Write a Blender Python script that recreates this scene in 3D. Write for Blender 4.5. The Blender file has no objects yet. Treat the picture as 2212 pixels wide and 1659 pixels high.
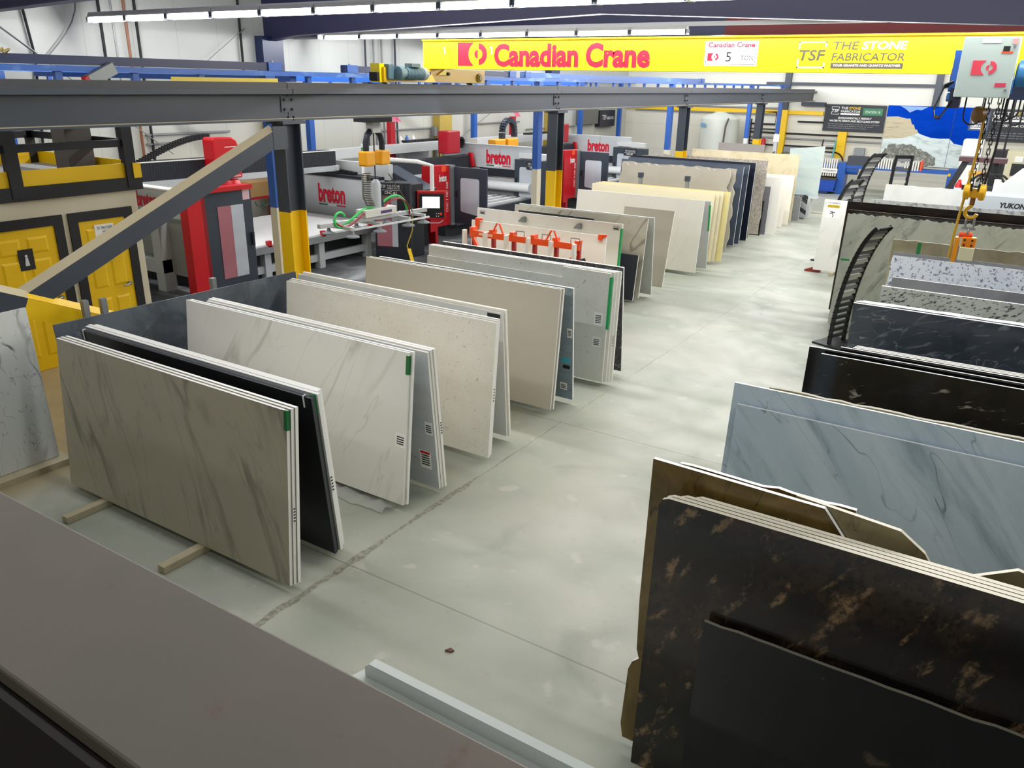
import bpy, math, random
from mathutils import Vector, Matrix, Euler

# ---------------------------------------------------------------- camera, light, exposure
SC = bpy.context.scene
COL = SC.collection
R = math.radians
cam_d = bpy.data.cameras.new('camera')
cam_d.sensor_fit = 'HORIZONTAL'
cam_d.sensor_width = 36.0
cam_d.lens = 1726.0 / 2212.0 * 36.0
cam_d.clip_start = 0.05
cam_d.clip_end = 200
cam = bpy.data.objects.new('camera', cam_d)
COL.objects.link(cam)
EYE = Vector((0, 0, 3.9))
_yaw, _pit, _rol = R(32.2735), R(20.7077), R(1.1049)
_f = Vector((-math.sin(_yaw) * math.cos(_pit), math.cos(_yaw) * math.cos(_pit), -math.sin(_pit)))
_r0 = Vector((math.cos(_yaw), math.sin(_yaw), 0))
_u0 = _r0.cross(_f)
_r = _r0 * math.cos(_rol) + _u0 * math.sin(_rol)
_u = _u0 * math.cos(_rol) - _r0 * math.sin(_rol)
_m = Matrix((_r, _u, -_f)).transposed().to_4x4()
_m.translation = EYE
cam.matrix_world = _m
SC.camera = cam

SC.view_settings.view_transform = 'Standard'
SC.view_settings.look = 'None'
SC.view_settings.gamma = 1.0
SC.view_settings.use_curve_mapping = False
SC.view_settings.exposure = 0.0
SC.cycles.use_denoising = True
SC.cycles.max_bounces = 8
SC.cycles.diffuse_bounces = 5
SC.cycles.glossy_bounces = 4
SC.cycles.sample_clamp_indirect = 6.0
SC.cycles.caustics_reflective = False
SC.cycles.caustics_refractive = False

world = bpy.data.worlds.new('world')
SC.world = world
world.use_nodes = True
world.node_tree.nodes['Background'].inputs[0].default_value = (0.8, 0.88, 1.0, 1)
world.node_tree.nodes['Background'].inputs[1].default_value = 0.3

ROW_Z = 4.93
# the hall's rows of strip lights (one long lamp each), plus two unseen near rows added as frontal fill
LAMP_ROWS = [(-2.0, -10.0, 4.0, 70), (0.9, -9.0, 4.0, 110), (4.15, -16.2, 4.0, 380), (9.95, -16.2, 4.0, 1220), (16.3, -16.2, 4.0, 1380), (22.65, -16.2, 4.0, 1350), (29.0, -16.2, 4.0, 1150), (34.2, -16.2, 4.0, 400)]
for y, x0, x1, w, tilt, share in [(*r, a, s) for r in LAMP_ROWS for a, s in ((0, 0.22), (64, 0.39), (-64, 0.39))]:   # a bare tube shines down and to both sides
    ld = bpy.data.lights.new('strip_or_fill_row', 'AREA')
    ld.shape = 'RECTANGLE'
    ld.size = x1 - x0
    ld.size_y = 0.13
    ld.energy = w * share
    ld.color = (0.985, 0.99, 1.0)
    lo = bpy.data.objects.new('strip_or_fill_row', ld)
    lo.location = ((x0 + x1) / 2, y + 0.08 * (tilt > 0) - 0.08 * (tilt < 0), ROW_Z - 0.075)
    lo.rotation_euler = (R(tilt), 0, 0)
    COL.objects.link(lo)

# ---------------------------------------------------------------- helpers
random.seed(7)
def lin(h):
    h = h.lstrip('#')
    o = []
    for i in (0, 2, 4):
        c = int(h[i:i + 2], 16) / 255
        o.append(c / 12.92 if c <= 0.04045 else ((c + 0.055) / 1.055) ** 2.4)
    return (*o, 1.0)

MATS = {}
def mat(key, col, rough=0.5, metal=0.0, spec=0.5, var=0.0, scale=3.0, emit=0.0, alpha=1.0, trans=0.0):
    """plain paint / metal with a slight mottling"""
    if key in MATS:
        return MATS[key]
    m = bpy.data.materials.new(key)
    m.use_nodes = True
    t = m.node_tree
    b = t.nodes['Principled BSDF']
    c = lin(col)
    b.inputs['Base Color'].default_value = c
    b.inputs['Roughness'].default_value = rough
    b.inputs['Metallic'].default_value = metal
    b.inputs['Specular IOR Level'].default_value = spec
    if trans:
        b.inputs['Transmission Weight'].default_value = trans
    if alpha < 1:
        b.inputs['Alpha'].default_value = alpha
    if emit:
        b.inputs['Emission Color'].default_value = c
        b.inputs['Emission Strength'].default_value = emit
    if var:
        tc = t.nodes.new('ShaderNodeTexCoord')
        n = t.nodes.new('ShaderNodeTexNoise')
        n.inputs['Scale'].default_value = scale
        n.inputs['Detail'].default_value = 5
        t.links.new(tc.outputs['Object'], n.inputs['Vector'])
        mx = t.nodes.new('ShaderNodeMix')
        mx.data_type = 'RGBA'
        mx.inputs[6].default_value = tuple(max(0, v * (1 - var)) for v in c[:3]) + (1,)
        mx.inputs[7].default_value = tuple(min(1, v * (1 + var)) for v in c[:3]) + (1,)
        t.links.new(n.outputs[0], mx.inputs[0])
        t.links.new(mx.outputs[2], b.inputs['Base Color'])
    MATS[key] = m
    return m

def stone(key, base, layers, rough=0.3, spec=0.5):
    """layers: (kind, colour, scale, lo, hi, amount, distortion, stretch(x,y,z), rotation degrees about Y)"""
    if key in MATS:
        return MATS[key]
    m = bpy.data.materials.new(key)
    m.use_nodes = True
    t = m.node_tree
    N, L = t.nodes, t.links
    b = N['Principled BSDF']
    b.inputs['Roughness'].default_value = rough
    b.inputs['Specular IOR Level'].default_value = spec
    tc = N.new('ShaderNodeTexCoord')
    oi = N.new('ShaderNodeObjectInfo')
    sc = N.new('ShaderNodeVectorMath')
    sc.operation = 'MULTIPLY_ADD'
    L.new(oi.outputs['Location'], sc.inputs[0])
    sc.inputs[1].default_value = (1.7, 2.3, 1.1)
    L.new(tc.outputs['Object'], sc.inputs[2])
    cur = None
    for kind, col, scale, lo, hi, amt, dist, stretch, rot in layers:
        mp = N.new('ShaderNodeMapping')
        mp.vector_type = 'TEXTURE'
        mp.inputs['Rotation'].default_value = (0, R(rot), 0)
        mp.inputs['Scale'].default_value = tuple(1.0 / q for q in stretch)
        L.new(sc.outputs[0], mp.inputs[0])
        if kind == 'spot':
            n = N.new('ShaderNodeTexVoronoi')
            n.inputs['Scale'].default_value = scale
            n.inputs['Randomness'].default_value = 1
            if dist:
                nn = N.new('ShaderNodeTexNoise')
                nn.inputs['Scale'].default_value = scale * 1.5
                L.new(mp.outputs[0], nn.inputs[0])
                va = N.new('ShaderNodeVectorMath')
                va.operation = 'MULTIPLY_ADD'
                L.new(nn.outputs[1], va.inputs[0])
                va.inputs[1].default_value = (dist,) * 3
                L.new(mp.outputs[0], va.inputs[2])
                L.new(va.outputs[0], n.inputs['Vector'])
            else:
                L.new(mp.outputs[0], n.inputs['Vector'])
            v = n.outputs[0]
        else:
            n = N.new('ShaderNodeTexNoise')
            n.inputs['Scale'].default_value = scale
            n.inputs['Detail'].default_value = 9 if kind == 'cloud' else 3.5
            n.inputs['Roughness'].default_value = 0.62 if kind == 'cloud' else 0.5
            n.inputs['Distortion'].default_value = dist
            L.new(mp.outputs[0], n.inputs['Vector'])
            v = n.outputs[0]
            if kind == 'vein':
                a = N.new('ShaderNodeMath')
                a.operation = 'SUBTRACT'
                a.inputs[1].default_value = 0.5
                L.new(v, a.inputs[0])
                a2 = N.new('ShaderNodeMath')
                a2.operation = 'ABSOLUTE'
                L.new(a.outputs[0], a2.inputs[0])
                v = a2.outputs[0]
        mr = N.new('ShaderNodeMapRange')
        mr.interpolation_type = 'SMOOTHSTEP'
        mr.inputs[1].default_value = lo * (1.7 if kind == 'spot' else 1)
        mr.inputs[2].default_value = hi * (1.7 if kind == 'spot' else 1)
        if kind in ('spot', 'vein'):
            mr.inputs[3].default_value = amt
            mr.inputs[4].default_value = 0
        else:
            mr.inputs[3].default_value = 0
            mr.inputs[4].default_value = amt
        L.new(v, mr.inputs[0])
        fac = mr.outputs[0]
        if kind == 'vein':                         # veins come and go along their length
            n2 = N.new('ShaderNodeTexNoise')
            n2.inputs['Scale'].default_value = scale * 1.7
            L.new(mp.outputs[0], n2.inputs['Vector'])
            r2 = N.new('ShaderNodeMapRange')
            r2.inputs[1].default_value = 0.38
            r2.inputs[2].default_value = 0.6
            L.new(n2.outputs[0], r2.inputs[0])
            mu = N.new('ShaderNodeMath')
            mu.operation = 'MULTIPLY'
            L.new(fac, mu.inputs[0])
            L.new(r2.outputs[0], mu.inputs[1])
            fac = mu.outputs[0]
        mx = N.new('ShaderNodeMix')
        mx.data_type = 'RGBA'
        if cur is None:
            mx.inputs[6].default_value = lin(base)
        else:
            L.new(cur, mx.inputs[6])
        mx.inputs[7].default_value = lin(col)
        L.new(fac, mx.inputs[0])
        cur = mx.outputs[2]
    if cur is None:
        b.inputs['Base Color'].default_value = lin(base)
    else:
        L.new(cur, b.inputs['Base Color'])
    MATS[key] = m
    return m

ORG = {}
def V(*a):
    return Vector(a)

class MB:
    """collects shapes in world metres; build() links them as one mesh object"""
    def __init__(s):
        s.v, s.f, s.mi, s.cur = [], [], [], 0
    def add(s, vs, fs):
        o = len(s.v)
        s.v += [Vector(p) for p in vs]
        s.f += [[i + o for i in q] for q in fs]
        s.mi += [s.cur] * len(fs)
        return s
    def box(s, a, b):
        (x0, y0, z0), (x1, y1, z1) = a, b
        x0, x1 = min(x0, x1), max(x0, x1)
        y0, y1 = min(y0, y1), max(y0, y1)
        z0, z1 = min(z0, z1), max(z0, z1)
        return s.add([(x0, y0, z0), (x1, y0, z0), (x1, y1, z0), (x0, y1, z0), (x0, y0, z1), (x1, y0, z1), (x1, y1, z1), (x0, y1, z1)],
                     [(0, 3, 2, 1), (4, 5, 6, 7), (0, 1, 5, 4), (1, 2, 6, 5), (2, 3, 7, 6), (3, 0, 4, 7)])
    def bar(s, p, q, w, h, up=(0, 0, 1)):
        """box along p-q; w across, h along up"""
        p, q = Vector(p), Vector(q)
        d = (q - p).normalized()
        u = Vector(up)
        u = (u - d * u.dot(d)).normalized()
        r = d.cross(u)
        c = [(-1, -1), (1, -1), (1, 1), (-1, 1)]
        vs = [e + r * (i * w / 2) + u * (j * h / 2) for e in (p, q) for i, j in c]
        return s.add(vs, [(0, 3, 2, 1), (4, 5, 6, 7), (0, 1, 5, 4), (1, 2, 6, 5), (2, 3, 7, 6), (3, 0, 4, 7)])
    def cyl(s, p, q, r, n=12, r2=None):
        p, q = Vector(p), Vector(q)
        r2 = r if r2 is None else r2
        d = (q - p).normalized()
        a = Vector((0, 0, 1)) if abs(d.z) < 0.9 else Vector((1, 0, 0))
        u = (a - d * a.dot(d)).normalized()
        w = d.cross(u)
        vs, fs = [], []
        for e, rr in ((p, r), (q, r2)):
            for i in range(n):
                t = 2 * math.pi * i / n
                vs.append(e + (u * math.cos(t) + w * math.sin(t)) * rr)
        for i in range(n):
            j = (i + 1) % n
            fs.append((i, j, n + j, n + i))
        fs.append(tuple(range(n - 1, -1, -1)))
        fs.append(tuple(range(n, 2 * n)))
        return s.add(vs, fs)
    def tube(s, pts, r, n=8, closed=False):
        pts = [Vector(p) for p in pts]
        vs, fs = [], []
        m = len(pts)
        u = None
        for k, p in enumerate(pts):
            d = (pts[(k + 1) % m] - pts[k - 1]) if closed else (pts[min(k + 1, m - 1)] - pts[max(k - 1, 0)])
            d.normalize()
            if u is None:
                a = Vector((0, 0, 1)) if abs(d.z) < 0.9 else Vector((1, 0, 0))
                u = a
            u = (u - d * u.dot(d)).normalized()
            w = d.cross(u)
            for i in range(n):
                t = 2 * math.pi * i / n
                vs.append(p + (u * math.cos(t) + w * math.sin(t)) * r)
        for k in range(m if closed else m - 1):
            k2 = (k + 1) % m
            for i in range(n):
                j = (i + 1) % n
                fs.append((k * n + i, k * n + j, k2 * n + j, k2 * n + i))
        if not closed:
            fs.append(tuple(range(n - 1, -1, -1)))
            fs.append(tuple((m - 1) * n + i for i in range(n)))
        return s.add(vs, fs)
    def prism(s, poly, o, u, v, n, depth, side=None):
        """polygon (2-D points) in the plane o,u,v pushed along n by depth; side = material index for the rim"""
        o, u, v, n = Vector(o), Vector(u), Vector(v), Vector(n)
        k = len(poly)
        A = [o + u * a + v * b for a, b in poly]
        B = [p + n * depth for p in A]
        area = sum(poly[i][0] * poly[(i + 1) % k][1] - poly[(i + 1) % k][0] * poly[i][1] for i in range(k))
        flip = (area > 0) != (u.cross(v).dot(n) < 0)
        f1, f2 = list(range(k)), [k + i for i in range(k - 1, -1, -1)]
        sd = [(i, k + i, k + (i + 1) % k, (i + 1) % k) for i in range(k)]
        if flip:
            f1, f2, sd = f1[::-1], f2[::-1], [q[::-1] for q in sd]
        o0 = len(s.v)
        s.v += A + B
        c = s.cur
        for q in (f1, f2):
            s.f.append([i + o0 for i in q]); s.mi.append(c)
        for q in sd:
            s.f.append([i + o0 for i in q]); s.mi.append(c if side is None else side)
        return s
    def lathe(s, o, axis, prof, n=24):
        """profile of (radius, height) turned about axis through o"""
        o, d = Vector(o), Vector(axis).normalized()
        a = Vector((0, 0, 1)) if abs(d.z) < 0.9 else Vector((1, 0, 0))
        u = (a - d * a.dot(d)).normalized()
        w = d.cross(u)
        vs, fs = [], []
        for r, h in prof:
            for i in range(n):
                t = 2 * math.pi * i / n
                vs.append(o + d * h + (u * math.cos(t) + w * math.sin(t)) * r)
        for k in range(len(prof) - 1):
            for i in range(n):
                j = (i + 1) % n
                fs.append((k * n + i, k * n + j, (k + 1) * n + j, (k + 1) * n + i))
        fs.append(tuple(range(n - 1, -1, -1)))
        fs.append(tuple((len(prof) - 1) * n + i for i in range(n)))
        return s.add(vs, fs)
    def build(s, name, m, parent=None, smooth=False, bevel=0.0):
        me = bpy.data.meshes.new(name)
        if parent is not None:
            org = ORG[parent.name]
        else:
            zs = min(p.z for p in s.v)
            org = Vector(((min(p.x for p in s.v) + max(p.x for p in s.v)) / 2, (min(p.y for p in s.v) + max(p.y for p in s.v)) / 2, zs))
        me.from_pydata([p - org for p in s.v], [], s.f)
        for mm in (m if isinstance(m, (list, tuple)) else [m]):
            me.materials.append(mm)
        if max(s.mi) > 0:
            me.polygons.foreach_set('material_index', s.mi)
        if smooth:
            me.polygons.foreach_set('use_smooth', [True] * len(me.polygons))
            try:
                me.set_sharp_from_angle(angle=R(40))
            except Exception:
                pass
        me.update()
        o = bpy.data.objects.new(name, me)
        COL.objects.link(o)
        if parent is None:
            o.location = org
        else:
            o.parent = parent
        ORG[o.name] = org
        if bevel:
            b = o.modifiers.new('edge', 'BEVEL')
            b.width = bevel
            b.segments = 2
            b.limit_method = 'ANGLE'
        return o

def tag(o, label, cat, group=None, kind='thing'):
    o['label'], o['category'], o['kind'] = label, cat, kind
    if group:
        o['group'] = group
    return o

def thing(name, loc, label, cat, group=None):
    o = bpy.data.objects.new(name, None)
    o.empty_display_size = 0.1
    o.location = loc
    COL.objects.link(o)
    ORG[o.name] = Vector(loc)
    return tag(o, label, cat, group)

def struct(o):
    o['kind'] = 'structure'
    return o

DG = None
def text(s, o, u, v, w, h, m, parent, name='lettering', bold=0.0, out=0.004, shear=0.0, squeeze=None):
    """lettering fitted into the w x h box whose lower left corner is o (u right, v up)"""
    c = bpy.data.curves.new('t', 'FONT')
    c.body = s
    c.offset = bold
    c.shear = shear
    c.resolution_u = 3
    ob = bpy.data.objects.new('t', c)
    COL.objects.link(ob)
    bpy.context.view_layer.update()
    me0 = bpy.data.meshes.new_from_object(ob.evaluated_get(bpy.context.evaluated_depsgraph_get()))
    bpy.data.objects.remove(ob)
    xs = [p.co.x for p in me0.vertices]
    ys = [p.co.y for p in me0.vertices]
    x0, x1, y0, y1 = min(xs), max(xs), min(ys), max(ys)
    o, u, v = Vector(o), Vector(u).normalized(), Vector(v).normalized()
    n = u.cross(v)
    sy = h / (y1 - y0)
    sx = (w / (x1 - x0)) if w else sy
    b = MB()
    b.v = [o + u * ((p.co.x - x0) * sx) + v * ((p.co.y - y0) * sy) + n * out for p in me0.vertices]
    b.f = [list(p.vertices) for p in me0.polygons]
    b.mi = [0] * len(b.f)
    return b.build(name, m, parent)

def plate(o, u, v, w, h, m, parent, name, out=0.002, t=0.002):
    """thin applied panel: sticker, sign face, colour bar"""
    u, v = Vector(u).normalized(), Vector(v).normalized()
    n = u.cross(v)
    b = MB().prism([(0, 0), (w, 0), (w, h), (0, h)], Vector(o) + n * (out), u, v, -n, t)
    return b.build(name, m, parent)

def arc(c, u, v, r, a0, a1, n=12):
    c, u, v = Vector(c), Vector(u), Vector(v)
    return [c + u * (r * math.cos(R(a0 + (a1 - a0) * i / n))) + v * (r * math.sin(R(a0 + (a1 - a0) * i / n))) for i in range(n + 1)]

def rough_line(a, b, n, amp, seed):
    """broken edge: points from a to b wobbling across"""
    rg = random.Random(seed)
    out = []
    for i in range(n + 1):
        t = i / n
        e = 0 if i in (0, n) else (rg.random() - 0.5) * 2 * amp
        dx, dy = b[0] - a[0], b[1] - a[1]
        l = math.hypot(dx, dy)
        out.append((a[0] + dx * t - dy / l * e, a[1] + dy * t + dx / l * e))
    return out

# ---------------------------------------------------------------- plain materials
SLATE = mat('slate_paint', '#343c47', 0.45, var=0.08, scale=2)
NAVY = mat('navy_paint', '#28284c', 0.5, var=0.1)
NAVYB = mat('navy_blue_paint', '#1c2c52', 0.45)
BLUE = mat('blue_paint', '#1f55a8', 0.4, var=0.08)
YEL = mat('safety_yellow', '#e9bd00', 0.45, var=0.05)
CRANEY = mat('crane_yellow', '#f5da00', 0.4)
WHITEP = mat('white_paint', '#d9d8d0', 0.5)
CREAMP = mat('cream_paint', '#cfc7ad', 0.6, var=0.05)
BLACK = mat('black_paint', '#111318', 0.5)
BLACKM = mat('black_rubber', '#15161a', 0.7)
RED = mat('red_paint', '#c3101c', 0.35)
DRED = mat('dark_red_primer', '#6b1a1c', 0.6)
ORANGE = mat('orange_paint', '#f0521a', 0.4)
GREYP = mat('machine_grey', '#b9bec0', 0.4, var=0.03)
LGREY = mat('light_grey', '#cdd0cf', 0.4)
DGREY = mat('dark_machine', '#333c47', 0.4)
STEEL = mat('steel', '#9a9c9d', 0.35, metal=0.8)
GALV = mat('galvanised', '#8d9192', 0.5, metal=0.5, var=0.1)
WOOD = mat('timber', '#b8ae90', 0.7, var=0.25, scale=9)
WHITE = mat('white_vinyl', '#f0efea', 0.5)
GREEN = mat('green_tape', '#1fa25a', 0.5)
DGREEN = mat('dark_green_tape', '#0d6b33', 0.5)
TEXTK = mat('dark_lettering', '#4a4436', 0.6)
INK = mat('ink', '#17181a', 0.6)
LRED = mat('letter_red', '#c8102e', 0.45)
LYEL = mat('letter_yellow', '#d9b82a', 0.5)
SIGN = mat('sign_black', '#20242c', 0.5)
SGREEN = mat('sign_green', '#2f7a52', 0.5)
SKYB = mat('print_sky', '#1346c8', 0.4)
TUBE = mat('lit_tube', '#fffaf0', 0.4, emit=10.0)
CARDB = mat('cardboard', '#a5814f', 0.8)
EDGEW = mat('quartz_edge', '#efeee9', 0.45)
EDGEC = mat('cream_edge', '#dcd5bf', 0.5)
EDGEG = mat('granite_edge', '#a9a592', 0.6, var=0.15, scale=14)
EDGED = mat('dark_edge', '#3a3d42', 0.5)
X, Y, Z = V(1, 0, 0), V(0, 1, 0), V(0, 0, 1)

# ================================================================ the setting
def floor_material():
    m = bpy.data.materials.new('concrete_floor')
    m.use_nodes = True
    t = m.node_tree
    N, L = t.nodes, t.links
    b = N['Principled BSDF']
    tc = N.new('ShaderNodeTexCoord')
    P = tc.outputs['Object']
    def noise(scale, det=6, dist=0.0):
        n = N.new('ShaderNodeTexNoise')
        n.inputs['Scale'].default_value = scale
        n.inputs['Detail'].default_value = det
        n.inputs['Distortion'].default_value = dist
        L.new(P, n.inputs['Vector'])
        return n.outputs[0]
    def rng(v, a, bb, c=0.0, d=1.0):
        r = N.new('ShaderNodeMapRange')
        r.interpolation_type = 'SMOOTHSTEP'
        for i, q in enumerate((a, bb, c, d)):
            r.inputs[i + 1].default_value = q
        L.new(v, r.inputs[0])
        return r.outputs[0]
    def math_(op, a, bb):
        n = N.new('ShaderNodeMath')
        n.operation = op
        for i, q in enumerate((a, bb)):
            if isinstance(q, (int, float)):
                n.inputs[i].default_value = q
            else:
                L.new(q, n.inputs[i])
        return n.outputs[0]
    def mix(f, a, bb):
        n = N.new('ShaderNodeMix')
        n.data_type = 'RGBA'
        L.new(f, n.inputs[0])
        for i, q in ((6, a), (7, bb)):
            if isinstance(q, str):
                n.inputs[i].default_value = lin(q)
            else:
                L.new(q, n.inputs[i])
        return n.outputs[2]
    sp = N.new('ShaderNodeSeparateXYZ')
    L.new(P, sp.inputs[0])
    x, y = sp.outputs[0], sp.outputs[1]
    c = mix(rng(noise(0.55, 8, 0.6), 0.3, 0.72), '#9a9f90', '#b7b8ab')
    c = mix(math_('MULTIPLY', rng(noise(0.9, 9, 1.2), 0.52, 0.75), 0.55), c, '#838b7c')
    c = mix(math_('MULTIPLY', rng(noise(14, 6), 0.6, 0.75), 0.25), c, '#8a8a7c')
    c = mix(math_('MULTIPLY', rng(noise(3.2, 8), 0.62, 0.72), 0.45), c, '#c9c8bd')
    wob = math_('MULTIPLY', math_('SUBTRACT', noise(5, 8), 0.5), 0.07)
    # the worn joint that runs along the aisle, and the saw cuts across it
    d = math_('ABSOLUTE', math_('ADD', math_('SUBTRACT', x, -4.30), wob), 0)
    wid = rng(noise(0.7, 3), 0.4, 0.62, 0.014, 0.07)
    near = rng(y, 5.4, 7.2, 1.0, 0.12)
    k = math_('LESS_THAN', d, math_('MULTIPLY', wid, near))
    c = mix(math_('MULTIPLY', k, 0.75), c, mix(rng(noise(24, 4), 0.4, 0.6), '#6f6c5c', '#9b9887'))
    for yy in (0.5, 4.22, 7.95, 15.6, 23.3, 30.9):
        d = math_('ABSOLUTE', math_('ADD', math_('SUBTRACT', y, yy), math_('MULTIPLY', wob, 0.12)), 0)
        c = mix(math_('MULTIPLY', math_('LESS_THAN', d, 0.008), 0.6), c, '#77766a')
    # wet, slurry-stained bay under the machines; tan floor by the doors
    wet = rng(math_('ADD', x, math_('MULTIPLY', noise(0.8, 4), 1.2)), -8.7, -8.0, 1.0, 0.0)
    wy = rng(math_('ADD', y, math_('MULTIPLY', noise(0.8, 4), 1.0)), 7.2, 8.4, 0.0, 1.0)
    c = mix(math_('MULTIPLY', wet, wy), c, mix(rng(noise(0.9, 8, 0.5), 0.5, 0.75), '#4a4d50', '#a5a9a9'))
    tan = rng(x, -8.2, -7.4, 1.0, 0.0)
    ty = rng(y, 6.0, 7.0, 1.0, 0.0)
    c = mix(math_('MULTIPLY', math_('MULTIPLY', tan, ty), 0.75), c, '#a8905f')
    L.new(c, b.inputs['Base Color'])
    L.new(rng(noise(2.0, 6), 0.3, 0.7, 0.42, 0.62), b.inputs['Roughness'])
    bp = N.new('ShaderNodeBump')
    bp.inputs['Strength'].default_value = 0.08
    L.new(noise(40, 5), bp.inputs['Height'])
    L.new(bp.outputs[0], b.inputs['Normal'])
    return m

XW, YW, XR, YN, ZC = -17.0, 36.6, 12.0, 0.42, 6.6
fl = MB().box((XW, YN - 3.5, -0.2), (XR, YW, 0)).build('floor', floor_material())
fl.data.transform(Matrix.Translation(fl.location)); fl.location = (0, 0, 0)
struct(fl)

def wall_material(key, axis, lo='#d6d6cc', hi='#e0dfd6'):
    m = bpy.data.materials.new(key)
    m.use_nodes = True
    t = m.node_tree
    N, L = t.nodes, t.links
    b = N['Principled BSDF']
    b.inputs['Roughness'].default_value = 0.7
    tc = N.new('ShaderNodeTexCoord')
    n = N.new('ShaderNodeTexNoise')
    n.inputs['Scale'].default_value = 0.7
    n.inputs['Detail'].default_value = 9
    L.new(tc.outputs['Object'], n.inputs['Vector'])
    r = N.new('ShaderNodeValToRGB')
    r.color_ramp.elements[0].position, r.color_ramp.elements[1].position = 0.3, 0.75
    r.color_ramp.elements[0].color, r.color_ramp.elements[1].color = lin(lo), lin(hi)
    L.new(n.outputs[0], r.inputs[0])
    # stained, cream lower band with broad streaks
    sp = N.new('ShaderNodeSeparateXYZ')
    L.new(tc.outputs['Object'], sp.inputs[0])
    z = N.new('ShaderNodeMapRange')
    z.inputs[1].default_value, z.inputs[2].default_value = 2.2, 3.3
    z.inputs[3].default_value, z.inputs[4].default_value = 0.7, 0.0
    L.new(sp.outputs[2], z.inputs[0])
    n2 = N.new('ShaderNodeTexNoise')
    n2.inputs['Scale'].default_value = 0.5
    n2.inputs['Detail'].default_value = 6
    L.new(tc.outputs['Object'], n2.inputs['Vector'])
    mu = N.new('ShaderNodeMath'); mu.operation = 'MULTIPLY'
    L.new(z.outputs[0], mu.inputs[0]); L.new(n2.outputs[0], mu.inputs[1])
    mx = N.new('ShaderNodeMix'); mx.data_type = 'RGBA'
    L.new(mu.outputs[0], mx.inputs[0]); L.new(r.outputs[0], mx.inputs[6]); mx.inputs[7].default_value = lin('#c9bfa2')
    # panel seams
    fr = N.new('ShaderNodeMath'); fr.operation = 'PINGPONG'; fr.inputs[1].default_value = 0.55
    L.new(sp.outputs[axis], fr.inputs[0])
    lt = N.new('ShaderNodeMath'); lt.operation = 'LESS_THAN'; lt.inputs[1].default_value = 0.006
    L.new(fr.outputs[0], lt.inputs[0])
    m2 = N.new('ShaderNodeMath'); m2.operation = 'MULTIPLY'; m2.inputs[1].default_value = 0.45
    L.new(lt.outputs[0], m2.inputs[0])
    mx2 = N.new('ShaderNodeMix'); mx2.data_type = 'RGBA'
    L.new(m2.outputs[0], mx2.inputs[0]); L.new(mx.outputs[2], mx2.inputs[6]); mx2.inputs[7].default_value = lin('#8f8d84')
    L.new(mx2.outputs[2], b.inputs['Base Color'])
    return m

struct(MB().box((XW - 0.2, YN - 3.5, 0), (XW, YW + 0.2, ZC)).build('wall_left', wall_material('wall_sheet_left', 1, '#bec2be', '#cbcec9')))
struct(MB().box((XW, YW, 0), (XR, YW + 0.2, ZC)).build('wall_back', wall_material('wall_sheet_back', 2)))
struct(MB().box((XR, YN - 3.5, 0), (XR + 0.2, YW + 0.2, ZC)).build('wall_right', WHITEP))
struct(MB().box((XW, YN - 3.7, 0), (XR, YN - 3.5, ZC)).build('wall_near', mat('office_wall', '#9a958a', 0.7)))
struct(MB().box((XW - 0.2, YN - 3.7, ZC), (XR + 0.2, YW + 0.2, ZC + 0.1)).build('ceiling', mat('roof_liner', '#8f9296', 0.8)))

# mezzanine the view is taken from: deck, guard wall with a wide cap, glazed offices below it
mz = thing('mezzanine_guard', (-1.5, 0.65, 0), 'grey capped guard wall along the mezzanine edge in the lower left corner', 'guard wall')
CAP = stone('grey_cap', '#675e52', [('cloud', '#59544c', 1.2, 0.35, 0.7, 0.8, 0.3, (1, 1, 1), 0), ('cloud', '#5b3f2c', 6, 0.63, 0.72, 0.6, 0.3, (1, 1, 1), 0)], 0.55)
MB().box((-7.6, 0.49, 2.86), (-0.44, 0.83, 2.9)).build('cap', CAP, mz, bevel=0.006)
MB().box((-7.6, 0.55, 2.1), (-0.5, 0.77, 2.86)).build('wall_panel', mat('guard_panel', '#6b655b', 0.7), mz)
pm = MB()
for x in [-7.5 + 1.35 * i for i in range(6)]:
    MB().box((x - 0.06, 0.55, 0), (x + 0.06, 0.77, 2.1)).build('post', mat('brown_frame', '#2e2a26', 0.5), mz)
struct(MB().box((-7.6, -3.0, 2.0), (-0.5, 0.55, 2.1)).build('floor_upper', mat('deck_boards', '#5b564e', 0.7)))
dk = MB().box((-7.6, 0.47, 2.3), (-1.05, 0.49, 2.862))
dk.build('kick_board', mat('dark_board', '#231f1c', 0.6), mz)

# left wall frames: column and tapering rafter
def wall_frame(y, apex, mats, low):
    """portal frame of the building at y"""
    m = MB()
    m.box((XW, y - 0.33, low), (XW + 0.28, y + 0.33, 4.85))
    m.build('column_left', NAVYB).__setitem__('kind', 'structure')
    xs = [(XW, 4.72), (XW + 1.2, 4.87), (apex, 5.15), (-0.6, 4.83), (XR, 4.5)]
    for i in range(4):
        (xa, za), (xb, zb) = xs[i], xs[i + 1]
        r = MB().prism([(xa, za), (xb, zb), (xb, ZC), (xa, ZC)], (0, y - 0.02, 0), X, Z, Y, 0.04)
        a, b = V(xa, y, za), V(xb, y, zb)
        r.bar(a, b, 0.24, 0.025)
        ob = r.build('rafter', mats[min(i, len(mats) - 1)])
        ob['kind'] = 'structure'
for y in (7.85, 15.0, 22.1, 29.25):
    wall_frame(y, -7.6, [NAVY, NAVY, NAVY, NAVY] if y < 20 else [NAVY, NAVY, DRED, SLATE], 3.3)
    o = MB().box((XW, y - 0.33, 0), (XW + 0.28, y + 0.33, 3.3)).build('column_left', mat('ochre_paint', '#b39a44', 0.6, var=0.2))
    o['kind'] = 'structure'
for x in (-9.6, 5.0):
    o = MB().box((x - 0.12, YW - 0.2, 3.0 if x < -5 else 0), (x + 0.12, YW, ZC)).build('column_back', SLATE)
    o['kind'] = 'structure'
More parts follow.
